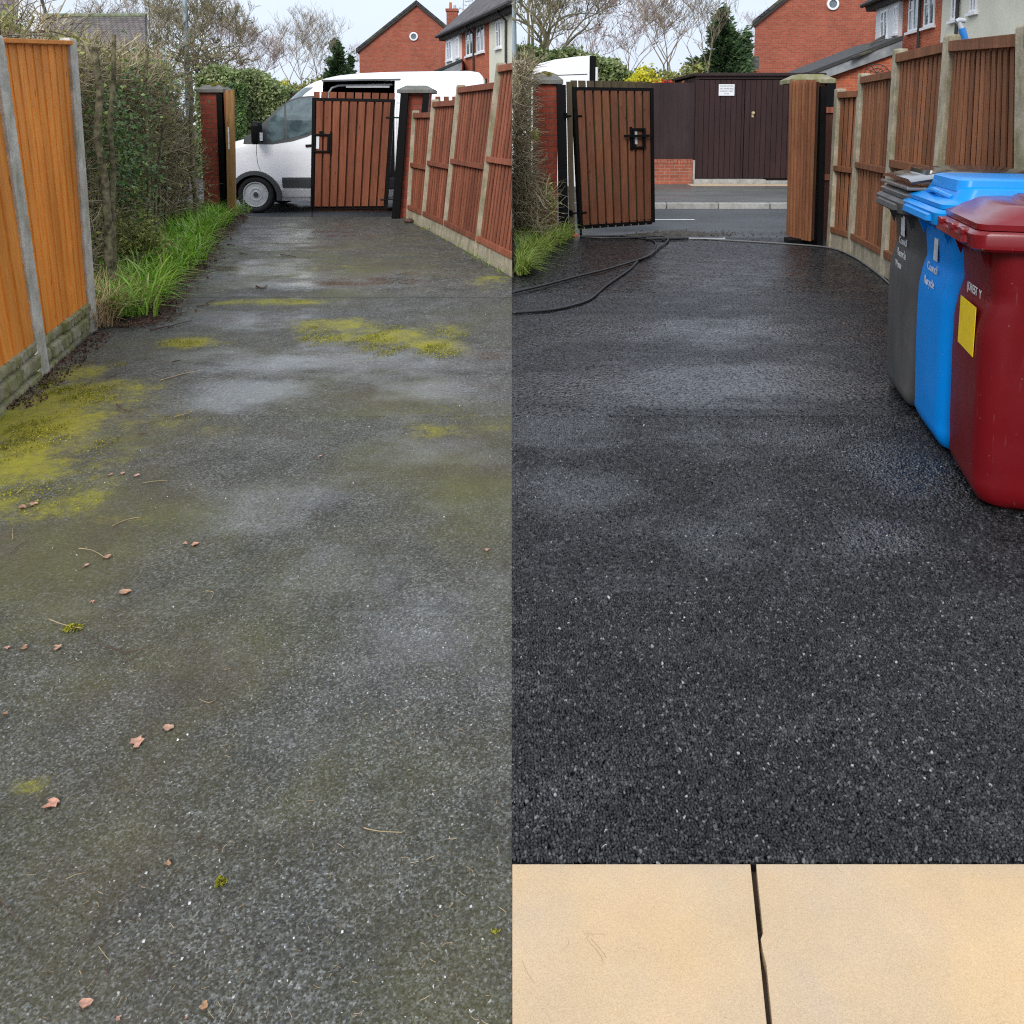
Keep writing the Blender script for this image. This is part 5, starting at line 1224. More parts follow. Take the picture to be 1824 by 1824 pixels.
# taller mossy sawn stems standing out at the near end
rr = random.Random(5)
for (bx, by, tx, ty, Y, r) in ((188, 400, 168, 84, 7.0, .03), (190, 330, 203, 62, 7.2, .02), (262, 380, 262, 92, 9.0, .018), (345, 360, 338, 130, 12.3, .03), (262, 300, 300, 150, 9.6, .015)):
    a = W(bx, by, Y); c = W(tx, ty, Y); a.z = -.02; pts = [a]
    for k in range(1, 6): pts.append(a.lerp(c, k/6)+Vector((rr.uniform(-.025, .025), rr.uniform(-.025, .025), 0)))
    pts.append(c); m = MB(); m.tube(pts, [r*(1.25-.35*k/6) for k in range(7)], 9); m.build('sawn_stem', 'mossbark', root, smooth=True, angle=60)
m = MB()      # sprays over the fence top at the far left
for k in range(90):
    p = W(rr.uniform(-10, 135), rr.uniform(30, 80), rr.uniform(6.8, 7.6)); twig_mesh(m, p, (rr.uniform(-1, 1), rr.uniform(-.5, .5), rr.uniform(-.2, 1)), rr.uniform(.15, .5), .005, rr, 4)
for q in ([(20, 70), (60, 58), (90, 55), (130, 66)], [(45, 62), (60, 30), (48, 18)], [(85, 58), (75, 38), (95, 25)], [(130, 60), (150, 75), (165, 110)], [(0, 35), (25, 50), (50, 60)]):
    m.tube([W(x, y, 7) for x, y in q], [.014, .011, .008, .006][:len(q)], 5)
m.build('overhanging_twigs', 'twigmix', root)
m = MB()
for k in range(420):
    c = rr.choice(((6, 40), (16, 58), (0, 50), (22, 48), (8, 28), (100, 68), (130, 74))); p = W(c[0]+rr.gauss(0, 12), c[1]+rr.gauss(0, 9), rr.uniform(6.7, 7.5)); m.leaf(p, rr.uniform(.015, .035), rr)
m.build('overhanging_leaves', 'hedgeleaf', root)
# small leafy bush at the hedge foot
def bush(name, c, r, n, mat, label, size=.03, seed=1, clip=None, stems=20, cat='shrub', group=None, h=None):
    rr = random.Random(seed); root = thing(name, (c[0], c[1], 0), label, cat, group); h = h or r[2]
    m = MB()
    for k in range(stems):
        d = Vector((rr.uniform(-1, 1)*r[0], rr.uniform(-1, 1)*r[1], r[2]*rr.uniform(.8, 1.7)))
        p = Vector((c[0], c[1], max(0, c[2]-r[2]))); m.tube([p, p+d*.5+Vector((0, 0, .02)), p+d], [.012*r[2]+.003, .006*r[2]+.002, .002], 4)
    m.build('stems', 'barkhedge', root, clip=clip)
    m = MB(); cl = [Vector((rr.gauss(0, .5)*r[0], rr.gauss(0, .5)*r[1], rr.gauss(0, .5)*r[2])) for _ in range(60)]
    for k in range(n):
        q = cl[rr.randrange(60)]+Vector((rr.gauss(0, .18)*r[0], rr.gauss(0, .18)*r[1], rr.gauss(0, .18)*r[2])); p = Vector(c)+q
        if p.z < .01 or (clip == 'R' and p.x < .03): continue
        m.leaf(p, size*rr.uniform(.6, 1.3), rr)
    m.build('foliage', mat, root)
    return root
p = W(243, 440, 8.3); bush('leafy_shrub', (p.x, p.y, .33), (.26, .22, .32), 2200, 'hedgeleaf', 'small yellow-green leafy shrub at the foot of the hedge, behind the grass', .024, 4)
def blades(name, mat, spots, label, seed, wdt=.006, cat='grass', clip=None):
    """spots: (x, y, spread, count, length)"""
    rr = random.Random(seed); m = MB()
    for (x, y, sp_, n, ln) in spots:
        for k in range(n):
            a = rr.uniform(0, 6.283); q = rr.random()**.6*sp_
            p = Vector((x+q*math.cos(a), y+q*math.sin(a), .03)); 
            if clip == 'R' and p.x < .01: continue
            oa = a+rr.uniform(-.9, .9); out = Vector((math.cos(oa), math.sin(oa), 0)); l = ln*rr.uniform(.55, 1.15); lean = rr.uniform(.45, 1.6); w_ = wdt*rr.uniform(.6, 1.3)
            sd_ = Vector((-out.y, out.x, 0)); pts = []
            for j in range(5):
                t = j/4; pts.append(p+out*l*lean*t*t*.75+Vector((0, 0, l*(t-.48*lean*t*t))))
            if clip == 'R' and min(v.x for v in pts) < .01: continue
            vs = []
            for j, q_ in enumerate(pts): ww = w_*(1-.85*(j/4)**2); vs += [q_-sd_*ww, q_+sd_*ww]
            m.add(vs, [(2*j, 2*j+1, 2*j+3, 2*j+2) for j in range(4)])
    return tag(m.build(name, mat, smooth=True, angle=180), label, cat, kind='stuff')
rr = random.Random(31); spots = []
y = 6.55
while y < 14.0:
    ex = interp(vl, y); wd = .55+.35*min(1, (y-6.5)/3)
    for k in range(11):
        t = rr.random(); spots.append((ex-.02-t*wd, y+rr.uniform(-.08, .08), .11, 14, rr.uniform(.26, .44)*(1-.15*t)))
    y += .115
blades('verge_grass', 'grass', spots, 'lush bright green grass arching over the edge of the old drive', 5, .0085)
spots = []
for k in range(150):
    g = G(rr.uniform(164, 212), rr.uniform(430, 588)); spots.append((g.x-rr.random()**2*.5, g.y, .08, 20, rr.uniform(.2, .5)))
blades('dry_grass', 'straw', spots, 'dry straw-coloured grass between the orange fence post and the green verge', 6, .0035)
# twigs and brown litter along the verge edge
m = MB()
for k in range(2600):
    y = 6.2+rr.random()**1.3*7.5; x = interp(vl, y)+rr.gauss(.03, .09)
    if rr.random() < .55: a = rr.uniform(0, 6.28); l = rr.uniform(.03, .14); m.tube([(x, y, .012), (x+l*math.cos(a), y+l*math.sin(a), .012+rr.uniform(0, .03))], .0022, 3, cap=False)
    else: m.leaf((x, y, .012), rr.uniform(.01, .03), rr)
for k in range(800):
    t = rr.random(); a, c = G(170, 592), G(10, 730); p = a.lerp(c, t); m.leaf((p.x+rr.random()**2*.16, p.y, .006), rr.uniform(.006, .02), rr)
tag(m.build('leaf_litter', 'litter'), 'brown twigs and leaf litter along the foot of the verge and the orange fence', 'litter', kind='stuff')
# moss and weeds along the foot of the red-brown fence
spots = []
for k in range(34):
    t = rr.random(); a, c = G(735, 395), G(905, 494); p = a.lerp(c, t); spots.append((min(p.x-.04, -.1), p.y, .05, 7, .07))
blades('fence_foot_weeds', 'grass_r', spots, 'short weeds at the foot of the red-brown fence', 8, .003, 'weeds')
# right half: verge and hedge end beside the seam
spots = []; y = 8.3
while y < 11.5:
    ex = interp(vr, y)
    for k in range(13):
        t = rr.random(); spots.append((max(.08, ex-.02-t*max(.12, ex)), y+rr.uniform(-.06, .06), .09, 12, rr.uniform(.18, .38)))
    y += .11
blades('verge_grass', 'grass_r', spots, 'duller green tufted grass on the left of the new black tarmac', 9, .0055, clip='R')
root = thing('hedge', (.15, 10.9, 0), 'thorn hedge end with yellow-green leaves against the pillar by the new tarmac', 'hedge')
rr = random.Random(41); m = MB()
for k in range(3200):
    z = rr.random()*2.25; xm = .16+.06*math.sin(z*3)+(.22 if z < .7 else 0); p = (rr.uniform(.02, xm), rr.uniform(10.2, 11.3), z)
    twig_mesh(m, p, (rr.uniform(-.4, 1), rr.uniform(-1, .4), rr.uniform(-.3, 1)), rr.uniform(.12, .4), rr.uniform(.003, .006), rr, 4)
m.build('twigs', 'twigmix', root, clip='R')
m = MB()
for (px0, py0, px1, py1, r) in ((918, 420, 922, 150, .03), (932, 420, 938, 200, .022), (925, 400, 945, 240, .016), (915, 380, 912.5, 120, .02)):
    a, c = W(px0, py0, 10.9), W(px1, py1, 10.9); m.tube([a, a.lerp(c, .4)+Vector((.04, 0, 0)), c], [r, r*.8, r*.4], 7)
m.build('stems', 'mossbark', root, smooth=True, clip='R')
m = MB()
for (px, py, s, n) in ((925, 150, 14, 120), (940, 180, 8, 70), (945, 240, 9, 90), (955, 243, 7, 70), (925, 280, 14, 120), (935, 330, 14, 150), (975, 345, 16, 180), (940, 360, 20, 220), (985, 370, 12, 140), (920, 220, 10, 90)):
    for k in range(n):
        p = W(px+rr.gauss(0, s*.5), py+rr.gauss(0, s*.8), rr.uniform(10.5, 11.1)); 
        if p.x > .015: m.leaf(p, rr.uniform(.015, .035), rr)
m.build('leaves', 'hedgeleaf', root)

# ================================================================ BACKGROUND, both halves
class Side:
    def __init__(s, k): s.k = k
    def W(s, px, py, Y):                # photo position in left-half terms, true distance Y
        if s.k == 'L': return W(px, py, Y)
        return W(1345+1.42*(px-640), 40+1.42*(py-88), Y/1.42)
    def Y(s, Y): return Y if s.k == 'L' else Y/1.42
SL, SR = Side('L'), Side('R')
def tree_mesh(seed, h, spread, depth=6, thick=.16, fork=.25, up=.55, droop=0., wig=.2, twl=1.0, twn=2):
    rr = random.Random(seed); m = MB()
    def grow(p, d, ln, r, lev):
        segs = 4 if lev < 3 else 3; pts = [p]; rs = [r]
        for k in range(segs):
            d = (d+Vector((rr.uniform(-1, 1), rr.uniform(-1, 1), rr.uniform(-.6, .8)))*wig+Vector((0, 0, -droop*(lev > 3)))).normalized()
            pts.append(pts[-1]+d*ln/segs); rs.append(r*(1-.42*(k+1)/segs))
            if lev >= 2 and k and rr.random() < .6 and lev < depth:
                q = Vector((rr.uniform(-1, 1), rr.uniform(-1, 1), rr.uniform(-.1, .7))).normalized()
                grow(pts[-1], (d*.5+q).normalized(), ln*.55*rr.uniform(.7, 1.1), rs[-1]*.5, lev+2)
        m.tube(pts, rs, 7 if lev < 2 else (4 if lev < 4 else 3), cap=False)
        if lev >= 3:
            for k in range(twn if lev >= 4 else 1):
                q = pts[rr.randrange(1, len(pts))]; td = (d*.8+Vector((rr.uniform(-1, 1), rr.uniform(-1, 1), rr.uniform(-.3, .9)-droop*5))).normalized(); tl = ln*rr.uniform(.35, .8)
                e1 = q+td*tl*.5+Vector((rr.uniform(-1, 1), rr.uniform(-1, 1), rr.uniform(-1, 1)))*tl*.08; m.tube([q, e1, q+td*tl+Vector((0, 0, .05*tl))], [.0065, .005, .0035], 3, cap=False)
        if lev >= depth: return
        n = rr.choice((2, 3, 3)) if lev else rr.choice((3, 4, 5))
        for k in range(n):
            q = Vector((rr.uniform(-1, 1), rr.uniform(-1, 1), 0)).normalized()
            nd = (d*(1-spread*.5)+q*spread+Vector((0, 0, up*.35))).normalized()
            grow(pts[-1], nd, ln*rr.uniform(.62, .82)*twl, max(rs[-1]*.72, .006), lev+1)
    grow(Vector((0, 0, 0)), Vector((rr.uniform(-.05, .05), rr.uniform(-.05, .05), 1)), h*fork, thick, 0)
    return m
TREES = []
def tree(label, px, Y, seed, h, mat, group='bare trees beyond the road', sc_=1., clip=None, sq=1., **kw):
    """one bare tree per half: the same kind stands in both views"""
    m = tree_mesh(seed, h, **kw)
    zt = max(v[2] for v in m.v); f = h/zt
    for side, lab in label.items():
        S_ = SL if side == 'L' else SR
        b = S_.W(px, 200, Y); q = b.x; 
        root = thing('bare_tree', (q, b.y, -.3), lab, 'tree', group)
        mm = MB(); mm.v = [(x*f*sq+q, y*f*sq+b.y, z*f-.3) for x, y, z in m.v]; mm.f = m.f
        # trunk separate from the crown
        tr = MB(); nt_ = 5*7
        tr.v = mm.v[:nt_]; tr.f = [fc for fc in mm.f if max(fc) < nt_]
        cr_ = MB(); cr_.v = mm.v; cr_.f = [fc for fc in mm.f if max(fc) >= nt_]
        cl = 'R' if side == 'R' and q < 6 else ('L' if side == 'L' and q > -6 else None)
        tr.build('trunk', mat, root, smooth=True, angle=180, clip=cl); cr_.build('crown', mat, root, clip=cl)
# (px in left-half terms)
tree({'L': 'tall bare tree with many upright twigs standing just left of the lamp post'}, 300, 36, 1, 9.5, 'bark', spread=.55, depth=6, thick=.14, fork=.2, up=1.2, sq=.8, twn=1)
tree({'L': 'twisted old tree with lichen-brown limbs right of the lamp post', 'R': 'twisted old tree with lichen-brown limbs at the far left of the right-hand view'}, 374, 33, 2, 8.2, 'barkgreen', spread=.75, depth=6, thick=.13, fork=.15, up=.6, wig=.34, sq=.62)
tree({'R': 'sprawling twiggy tree right of the twisted trunk, above the white van'}, 352, 37, 12, 9.6, 'barkgreen', spread=.6, depth=6, thick=.11, fork=.15, up=.85, wig=.28, sq=.62, twn=1)
tree({'L': 'slender pinkish birch with fine drooping twigs', 'R': 'slender pinkish birch between the twisted tree and the round-crowned tree'}, 428, 45, 3, 9.0, 'barkpink', spread=.6, depth=6, thick=.1, fork=.24, up=.7, droop=.12, sq=.55, twn=2)
tree({'L': 'low reddish twiggy tree between the birch and the round-crowned tree', 'R': 'low reddish twiggy tree behind the ivy hedge'}, 468, 48, 4, 7.2, 'barkpink', spread=.75, depth=6, thick=.09, fork=.2, up=.5, sq=.7, twn=1)
tree({'L': 'round-crowned bare tree in the open sky above the van bonnet', 'R': 'round-crowned bare tree in the open sky left of the conifer'}, 524, 42, 5, 7.8, 'bark', spread=.72, depth=6, thick=.12, fork=.24, up=.9, sq=.8, twn=1)
tree({'L': 'thin bare tree half hidden at the left corner of the brick gable', 'R': 'thin bare tree close against the left corner of the brick gable'}, 636, 66, 6, 8.5, 'barkpink', spread=.6, depth=5, thick=.08, fork=.3, up=.8)
tree({'L': 'low pale thicket tree over the hedge top beside the lamp post'}, 352, 30, 8, 5.0, 'barkgreen', spread=1.0, depth=6, thick=.09, fork=.16, up=.3, wig=.35)
tree({'L': 'broad bare tree behind the tiled outbuilding roof'}, 245, 38, 9, 8.0, 'bark', spread=.8, depth=5, thick=.12, fork=.22, up=.6)
# conifers
def conifer(S_, px, ptop, hw, Y, label, seed, n=34000):
    rr = random.Random(seed); t = S_.W(px, ptop, Y); e = S_.W(px+hw, ptop, Y); wd = e.x-t.x; h = t.z+.3
    root = thing('conifer', (t.x, t.y, -.3), label, 'tree', 'dark conifers beyond the road')
    m = MB(); m.tube([(t.x, t.y, -.3), (t.x, t.y, h*.5), (t.x, t.y, t.z-.2)], [.16, .09, .015], 7); m.build('trunk', 'bark', root, smooth=True, angle=180)
    m = MB(); brs = []
    for k in range(230):
        u = rr.random()**.75; z = t.z-u*h*.93; rad = wd*(.08+1.7*u**.9)*rr.uniform(.55, 1.2); a = rr.uniform(0, 6.28); brs.append((z, rad, a))
    for k in range(n):
        z, rad, a = brs[rr.randrange(len(brs))]; q = rr.random()**.6
        p = Vector((t.x+math.cos(a)*rad*q, t.y+math.sin(a)*rad*q, z-.22*q*rad/wd+rr.gauss(0, .09)+.25*(q > .85)*rr.random()))
        p += Vector((rr.gauss(0, .09), rr.gauss(0, .09), 0)); m.leaf(p, rr.uniform(.05, .13), rr, up=Vector((math.cos(a), math.sin(a), rr.uniform(-.3, .9))), asp=2.2)
    m.build('crown', 'conifer', root)
conifer(SL, 599, 74, 36, 46, 'dark conifer rising behind the van cab', 1)
conifer(SL, 624, 96, 14, 48, 'smaller conifer tip right of the dark conifer behind the van', 2, 5000)
conifer(SR, 599, 74, 46, 46, 'dark conifer left of the brick gable in the right-hand view', 3)
conifer(SR, 628, 98, 14, 48, 'smaller conifer tip between the dark conifer and the gable corner', 4, 5000)
# ivy / laurel hedge mound across the road
def big_hedge(S_, segs, Y, label, seed, n, mat='laurel', size=.09, clip=None):
    rr = random.Random(seed); a = S_.W(segs[0][0], 200, Y); b = S_.W(segs[-1][0], 200, Y)
    root = thing('clipped_hedge', ((a.x+b.x)/2, a.y, -.2), label, 'hedge'); m = MB(); core = MB(); rows = []
    tops = [(S_.W(px, py, Y).x, S_.W(px, py, Y).z) for px, py in segs]
    for x0 in range(0, 41):
        x = a.x+(b.x-a.x)*x0/40; h = lerp_tab(tops, x)-.15; rows.append([(x, a.y+.3, -.2), (x, a.y+.3, h*.9), (x, a.y+.55, h), (x, a.y+1.4, h), (x, a.y+1.6, -.2)])
    core.rings(rows); core.build('branches', 'barkhedge', root, clip=clip, smooth=True)
    for k in range(n):
        x = rr.uniform(a.x, b.x); h = lerp_tab(tops, x)
        u = rr.random()
        if u < .3: p = (x, a.y+rr.uniform(.2, 1.5), h+.07*math.sin(x*5)+rr.gauss(-.03, .07))
        else: p = (x, a.y+.25+.12*math.sin(x*4+u*9)+rr.gauss(0, .06), rr.uniform(-.1, 1)*h)
        if clip == 'R' and p[0] < .05: continue
        m.leaf(p, size*rr.uniform(.5, 1.2), rr, asp=1.4)
    m.build('foliage', mat, root)
big_hedge(SL, [(345, 134), (365, 124), (400, 126), (440, 131), (475, 143), (495, 158), (512, 166)], 27.5, 'large variegated ivy hedge behind the first pillar and the dark fence', 1, 24000)
big_hedge(SR, [(334, 126), (365, 121), (385, 124), (410, 126), (440, 129), (470, 142), (488, 156), (500, 165)], 31, 'large variegated ivy hedge above the white van door and dark fence', 2, 24000, clip='R')
# ivy hanging down at the left of the dark fence, left half
m = MB(); rr = random.Random(77)
for k in range(9000):
    px = rr.uniform(402, 436)+rr.gauss(0, 2); py = rr.uniform(150, 262); p = W(px, py, rr.uniform(26.6, 27.0)); m.leaf(p, rr.uniform(.05, .1), rr, asp=1.2)
r_ = thing('ivy_growth', W(420, 215, 27)*1, 'dark glossy ivy hanging down the left end of the far dark fence', 'ivy'); m.build('foliage', 'ivyleaf', r_)
m = MB(); m.tube([W(418, 262, 27.1), W(420, 210, 27.1), W(417, 150, 27.1)], .05, 6); m.build('stem', 'barkhedge', r_)
# yellow and red plants, low green hedge top
for S_, nm in ((SL, 'behind the dark fence above the van bonnet'), (SR, 'behind the dark fence, right of the ivy hedge')):
    p = S_.W(497, 166, 29); q = S_.W(497, 152, 29); bush('yellow_shrub', (p.x, p.y, p.z-.05), (.36, .3, .28), 2600, 'yellow', 'bright yellow shrub '+nm, .06, 6)
    if S_.k == 'R': p = S_.W(524, 168.5, 28.6); bush('flowering_plant', (p.x, p.y, p.z-.05), (.55, .2, .13), 1500, 'redfl', 'row of red flowers above the dark fence next to the yellow shrub', .06, 7)
    else: p = S_.W(513, 164, 28.6); bush('flowering_plant', (p.x, p.y, p.z), (.12, .15, .1), 400, 'redfl', 'small touch of red flowers beside the yellow shrub by the van windscreen', .05, 7)
    p = S_.W(530, 158, 33); bush('green_shrub', (p.x, p.y, p.z-.35), (1.0, .5, .5), 5000, 'hedgeleaf', 'loose green shrub '+('under the round-crowned tree behind the van' if S_.k == 'L' else 'under the round-crowned tree above the dark fence'), .08, 8)
# dark plum fence across the road
def board_fence(S_, p0, p1, ptop, Y, zb, label, n):
    a, c = S_.W(p0, ptop, Y), S_.W(p1, ptop, Y); root = thing('board_fence', ((a.x+c.x)/2, a.y, zb), label, 'fence')
    m = MB(); w_ = (c.x-a.x)/n
    for k in range(n): m.box((a.x+k*w_, a.y+rr.uniform(0, .012), zb), (a.x+(k+1)*w_-.001, a.y+.03, a.z-rr.uniform(0, .012)))
    m.build('boards', 'plum', root)
    m = MB(); m.box((a.x, a.y+.031, zb+.3), (c.x, a.y+.08, zb+.4)); m.build('rail', 'plum', root)
    return root, a, c
board_fence(SL, 428, 560, 166, 27.9, -.14, 'dark plum board fence seen behind the windscreen of the van', 34)
Yg = 19.6
board_fence(SR, (1050-1345)/1.42+640, (1240-1345)/1.42+640, (147-40)/1.42+88, Yg*1.42+.1, .6, 'dark plum board fence on a brick plinth, left of the garage doors', 24)
# plinth
a, c = W(1100, 284, Yg-.1), W(1234, 284, Yg-.1)
root = thing('plinth_wall', ((a.x+c.x)/2, Yg, .08), 'low orange-red brick plinth under the dark plum fence', 'wall')
m = MB(); m.box((a.x, Yg-.1, .07), (c.x, Yg+.12, a.z-.1)); m.build('brick_courses', 'wallbrick', root)
m = MB(); x = a.x
while x < c.x-.02: m.box((x, Yg-.11, a.z-.098), (min(x+.07, c.x), Yg+.13, a.z+.0)); x += .077
m.build('soldier_course', 'wallbrick', root)
m = MB(); m.box((c.x+.005, Yg-.12, .07), (c.x+.05, Yg+.1, a.z-.02)); m.build('end_mortar', 'kerb', root)
# garage
ga, gc = W(1240, 130, Yg), W(1462, 130, Yg); gz = ga.z
root = thing('garage', ((ga.x+gc.x)/2, Yg, .085), 'dark plum boarded garage doors with a small white notice, across the road', 'garage')
m = MB(); m.box((ga.x, Yg+.06, .05), (gc.x, Yg+3.5, gz-.1)); m.build('walls', 'plum', root)
m = MB(); m.box((ga.x-.05, Yg-.1, gz-.07), (gc.x+.1, Yg+3.6, gz+.0)); m.build('flat_roof', 'plum', root, bevel=.01)
m = MB(); m.box((ga.x, Yg-.03, gz-.14), (gc.x, Yg+.05, gz-.075)); m.build('lintel', 'plumgarage', root)
m = MB(); m.box((ga.x, Yg-.02, .1), (ga.x+.07, Yg+.05, gz-.145)); m.build('door_frame', 'plumgarage', root)
zb = W(1300, 317, Yg).z
for d0, d1 in ((ga.x+.075, (ga.x+gc.x)/2-.3), ((ga.x+gc.x)/2-.29, gc.x)):
    m = MB(); x = d0
    while x < d1-.02: m.box((x, Yg-.01+rr.uniform(0, .004), zb), (min(x+.125, d1)-.01, Yg+.03, gz-.16)); x += .125
    m.build('door', 'plumgarage', root)
    m = MB(); m.box((d0, Yg+.031, zb), (d1, Yg+.05, gz-.16)); m.build('door_backing', 'vaninside', root)
k_ = W(1341.5, 201, Yg-.04); m = MB(); m.lathe([(.03, 0), (.02, -.03), (.035, -.05), (.03, -.075), (.001, -.08)], (k_.x, Yg-.01, k_.z), 14); m.build('door_knob', 'brass', root, smooth=True)
m = MB(); m.box((k_.x-.025, Yg-.02, k_.z-.1), (k_.x+.025, Yg-.012, k_.z+.02)); m.build('knob_plate', 'brass', root)
s0, s1 = W(1280.5, 150, Yg-.03), W(1308, 170.5, Yg-.03)
sg = thing('notice', ((s0.x+s1.x)/2, Yg-.03, s1.z), 'small white no-parking notice fixed on the dark garage door', 'sign')
m = MB(); m.box((s0.x, Yg-.035, s1.z), (s1.x, Yg-.027, s0.z)); m.build('board', 'signwhite', sg, bevel=.003)
hh = (s0.z-s1.z)
for i, (tx, sz) in enumerate((('POLITE NOTICE', .052), ('NO PARKING', .064), ('GARAGE  USED', .052), ('24 HR', .05))):
    mt = Matrix.Translation((0, -.0065, hh*(.83-.22*i))) @ Matrix(((1, 0, 0, 0), (0, 0, -1, 0), (0, 1, 0, 0), (0, 0, 0, 1)))
    text_part(tx, sz*.82, 'signtext', sg, mt)
p0, p1 = W(1233, 327, Yg-.3), W(1352, 317, Yg-.05)
m = MB(); m.box((ga.x-.05, Yg-.25, .08), (p1.x+.1, Yg+.06, zb-.02)); m.box((p1.x+.11, Yg-.1, .08), (gc.x, Yg+.06, zb-.06)); m.build('threshold', 'kerb', root, bevel=.01)
m = MB(); m.box((ga.x-.2, Yg-.62, .07), (gc.x, Yg-.26, .105)); tag(m.build('apron_edging', 'slab', origin=(0, 0, 0), bevel=.008), kind='structure')
# lamp post
for S_, lab in ((SL, 'pale grey lamp post rising out of the hedge top into the sky'), (SR, 'slice of a pale grey lamp post at the left edge of the right-hand view')):
    b = S_.W(334, 150, 31); t = S_.W(328, -30, 31); root = thing('lamp_post', (b.x if S_.k == 'L' else .02, b.y, -.15), lab, 'lamp post')
    if S_.k == 'R': b.x, t.x = .03, -.01
    m = MB(); m.tube([(b.x, b.y, -.15), (b.x, b.y, 1.3), (b.x, b.y, 1.4), tuple(b), tuple(t), (t.x, t.y, 7.4), (t.x, t.y-.3, 7.7), (t.x, t.y-1, 7.85)], [.13, .13, .1, .1, .085, .07, .05, .04], 16); m.build('column', 'poleblue', root, smooth=True, angle=180, clip='R' if S_.k == 'R' else None)
    m = MB(); m.box((t.x-.1, t.y-1.7, 7.78), (t.x+.1, t.y-.95, 7.92)); m.build('lantern', 'steel', root, bevel=.02, clip='R' if S_.k == 'R' else None)
# ---- brick gable house
def window(root, P, u0, u1, v0, v1, n=0., mull=(.5,), trans=None, frame='upvc', dirn=1):
    fr_ = MB(); t = .06
    fr_.pbox(P, u0, u1, v0, v0+t, n-.02, n+.03); fr_.pbox(P, u0, u1, v1-t, v1, n-.02, n+.03)
    fr_.pbox(P, u0, u0+t, v0+t, v1-t, n-.02, n+.029); fr_.pbox(P, u1-t, u1, v0+t, v1-t, n-.02, n+.029)
    for q in mull: u = u0+(u1-u0)*q; fr_.pbox(P, u-t*.6, u+t*.6, v0+t, v1-t, n-.02, n+.028)
    if trans: v = v0+(v1-v0)*trans; fr_.pbox(P, u0+t, u0+(u1-u0)*(mull[0] if mull else 1)-t*.6, v-t*.4, v+t*.4, n-.02, n+.027)
    w_ = fr_.build('window', frame, root)
    g = MB(); g.pbox(P, u0+t*.5, u1-t*.5, v0+t*.5, v1-t*.5, n-.02, n+.006); g.build('pane', 'winglass', w_)
    s = MB(); s.pbox(P, u0-.08, u1+.08, v0-.07, v0-.002, n, n+.09); s.build('sill', frame, w_)
def gable_house(S_, label):
    Y = 52
    e0, ap, e1 = S_.W(640, 88, Y), S_.W(742, 6, Y), S_.W(836, 84, Y); y = e0.y; d = 9; K = ap.x/ap.y
    root = thing('brick_house', ((e0.x+e1.x)/2, y, -.3), label, 'house')
    m = MB(); m.v = [(e0.x, y, -.3), (e1.x, y, -.3), (e1.x, y, e1.z), (ap.x, y, ap.z), (e0.x, y, e0.z)]+[(e0.x+K*d, y+d, -.3), (e1.x+K*d, y+d, -.3), (e1.x+K*d, y+d, e1.z), (ap.x+K*d, y+d, ap.z), (e0.x+K*d, y+d, e0.z)]
    m.f = [(0, 1, 2, 3, 4), (9, 8, 7, 6, 5), (0, 4, 9, 5), (1, 6, 7, 2)]; m.build('walls', 'housebrick', root)
    def slab(p, q, name, mat, dz=.16, y0=y-.18, y1=y+d, off=.02):
        m = MB(); up = Vector((0, 0, dz)); 
        m.hex([(p.x, y0, p.z+off), (q.x, y0, q.z+off), (q.x+K*d, y1, q.z+off), (p.x+K*d, y1, p.z+off), (p.x, y0, p.z+off+dz), (q.x, y0, q.z+off+dz), (q.x+K*d, y1, q.z+off+dz), (p.x+K*d, y1, p.z+off+dz)]); m.build(name, mat, root)
    s0 = (ap-e0)*.05; s1 = (ap-e1)*.05
    slab(e0-s0, ap, 'roof', 'roofdark'); slab(e1-s1, ap, 'roof', 'roofdark')
    for p, sg_ in ((e0-s0, 1), (e1-s1, -1)):
        m = MB(); q = ap; dv = Vector((0, 0, .13)); m.hex([(p.x, y-.15, p.z-.12), (q.x, y-.15, q.z-.12), (q.x, y-.04, q.z-.12), (p.x, y-.04, p.z-.12), (p.x, y-.15, p.z+.015), (q.x, y-.15, q.z+.015), (q.x, y-.04, q.z+.015), (p.x, y-.04, p.z+.015)]); m.build('bargeboard', 'fascia', root)
    c = S_.W(737, 65, Y); r = S_.W(744.5, 65, Y).x-c.x
    m = MB(); m.lathe([(r*.68, 0), (r*.68, -.1), (r, -.09), (r, 0)], (c.x, y, c.z), 32); w_ = m.build('round_window', 'upvc', root, smooth=True, recalc=True)
    m = MB(); m.lathe([(r*.7, -.03), (r*.7, -.05), (.001, -.05)], (c.x, y, c.z), 32); m.build('pane', 'winglass', w_)
    # chimney standing off the right slope
    a, b = S_.W(796, 40, Y+3), S_.W(815, 18, Y+3)
    m = MB(); m.box((a.x, a.y-.3, 2), (b.x, a.y+.5, b.z-.1)); ch = m.build('chimney', 'housebrick', root)
    m = MB(); m.box((a.x-.06, a.y-.36, b.z-.098), (b.x+.06, a.y+.56, b.z+.06)); m.build('chimney_cap', 'housebrick', ch)
    for fx, mat, hh in ((.35, 'terracotta', .42), (.75, 'steel', .25)):
        m = MB(); m.lathe([(.1, 0), (.085, hh), (.05, hh)], (a.x+(b.x-a.x)*fx, a.y, b.z+.06), 14, 'Z'); m.build('chimney_pot', mat, ch, smooth=True)
    return root
gable_house(SL, 'red brick gable house with a round window, above the van roof')
gable_house(SR, 'red brick gable house with a round window, larger, above the garage')
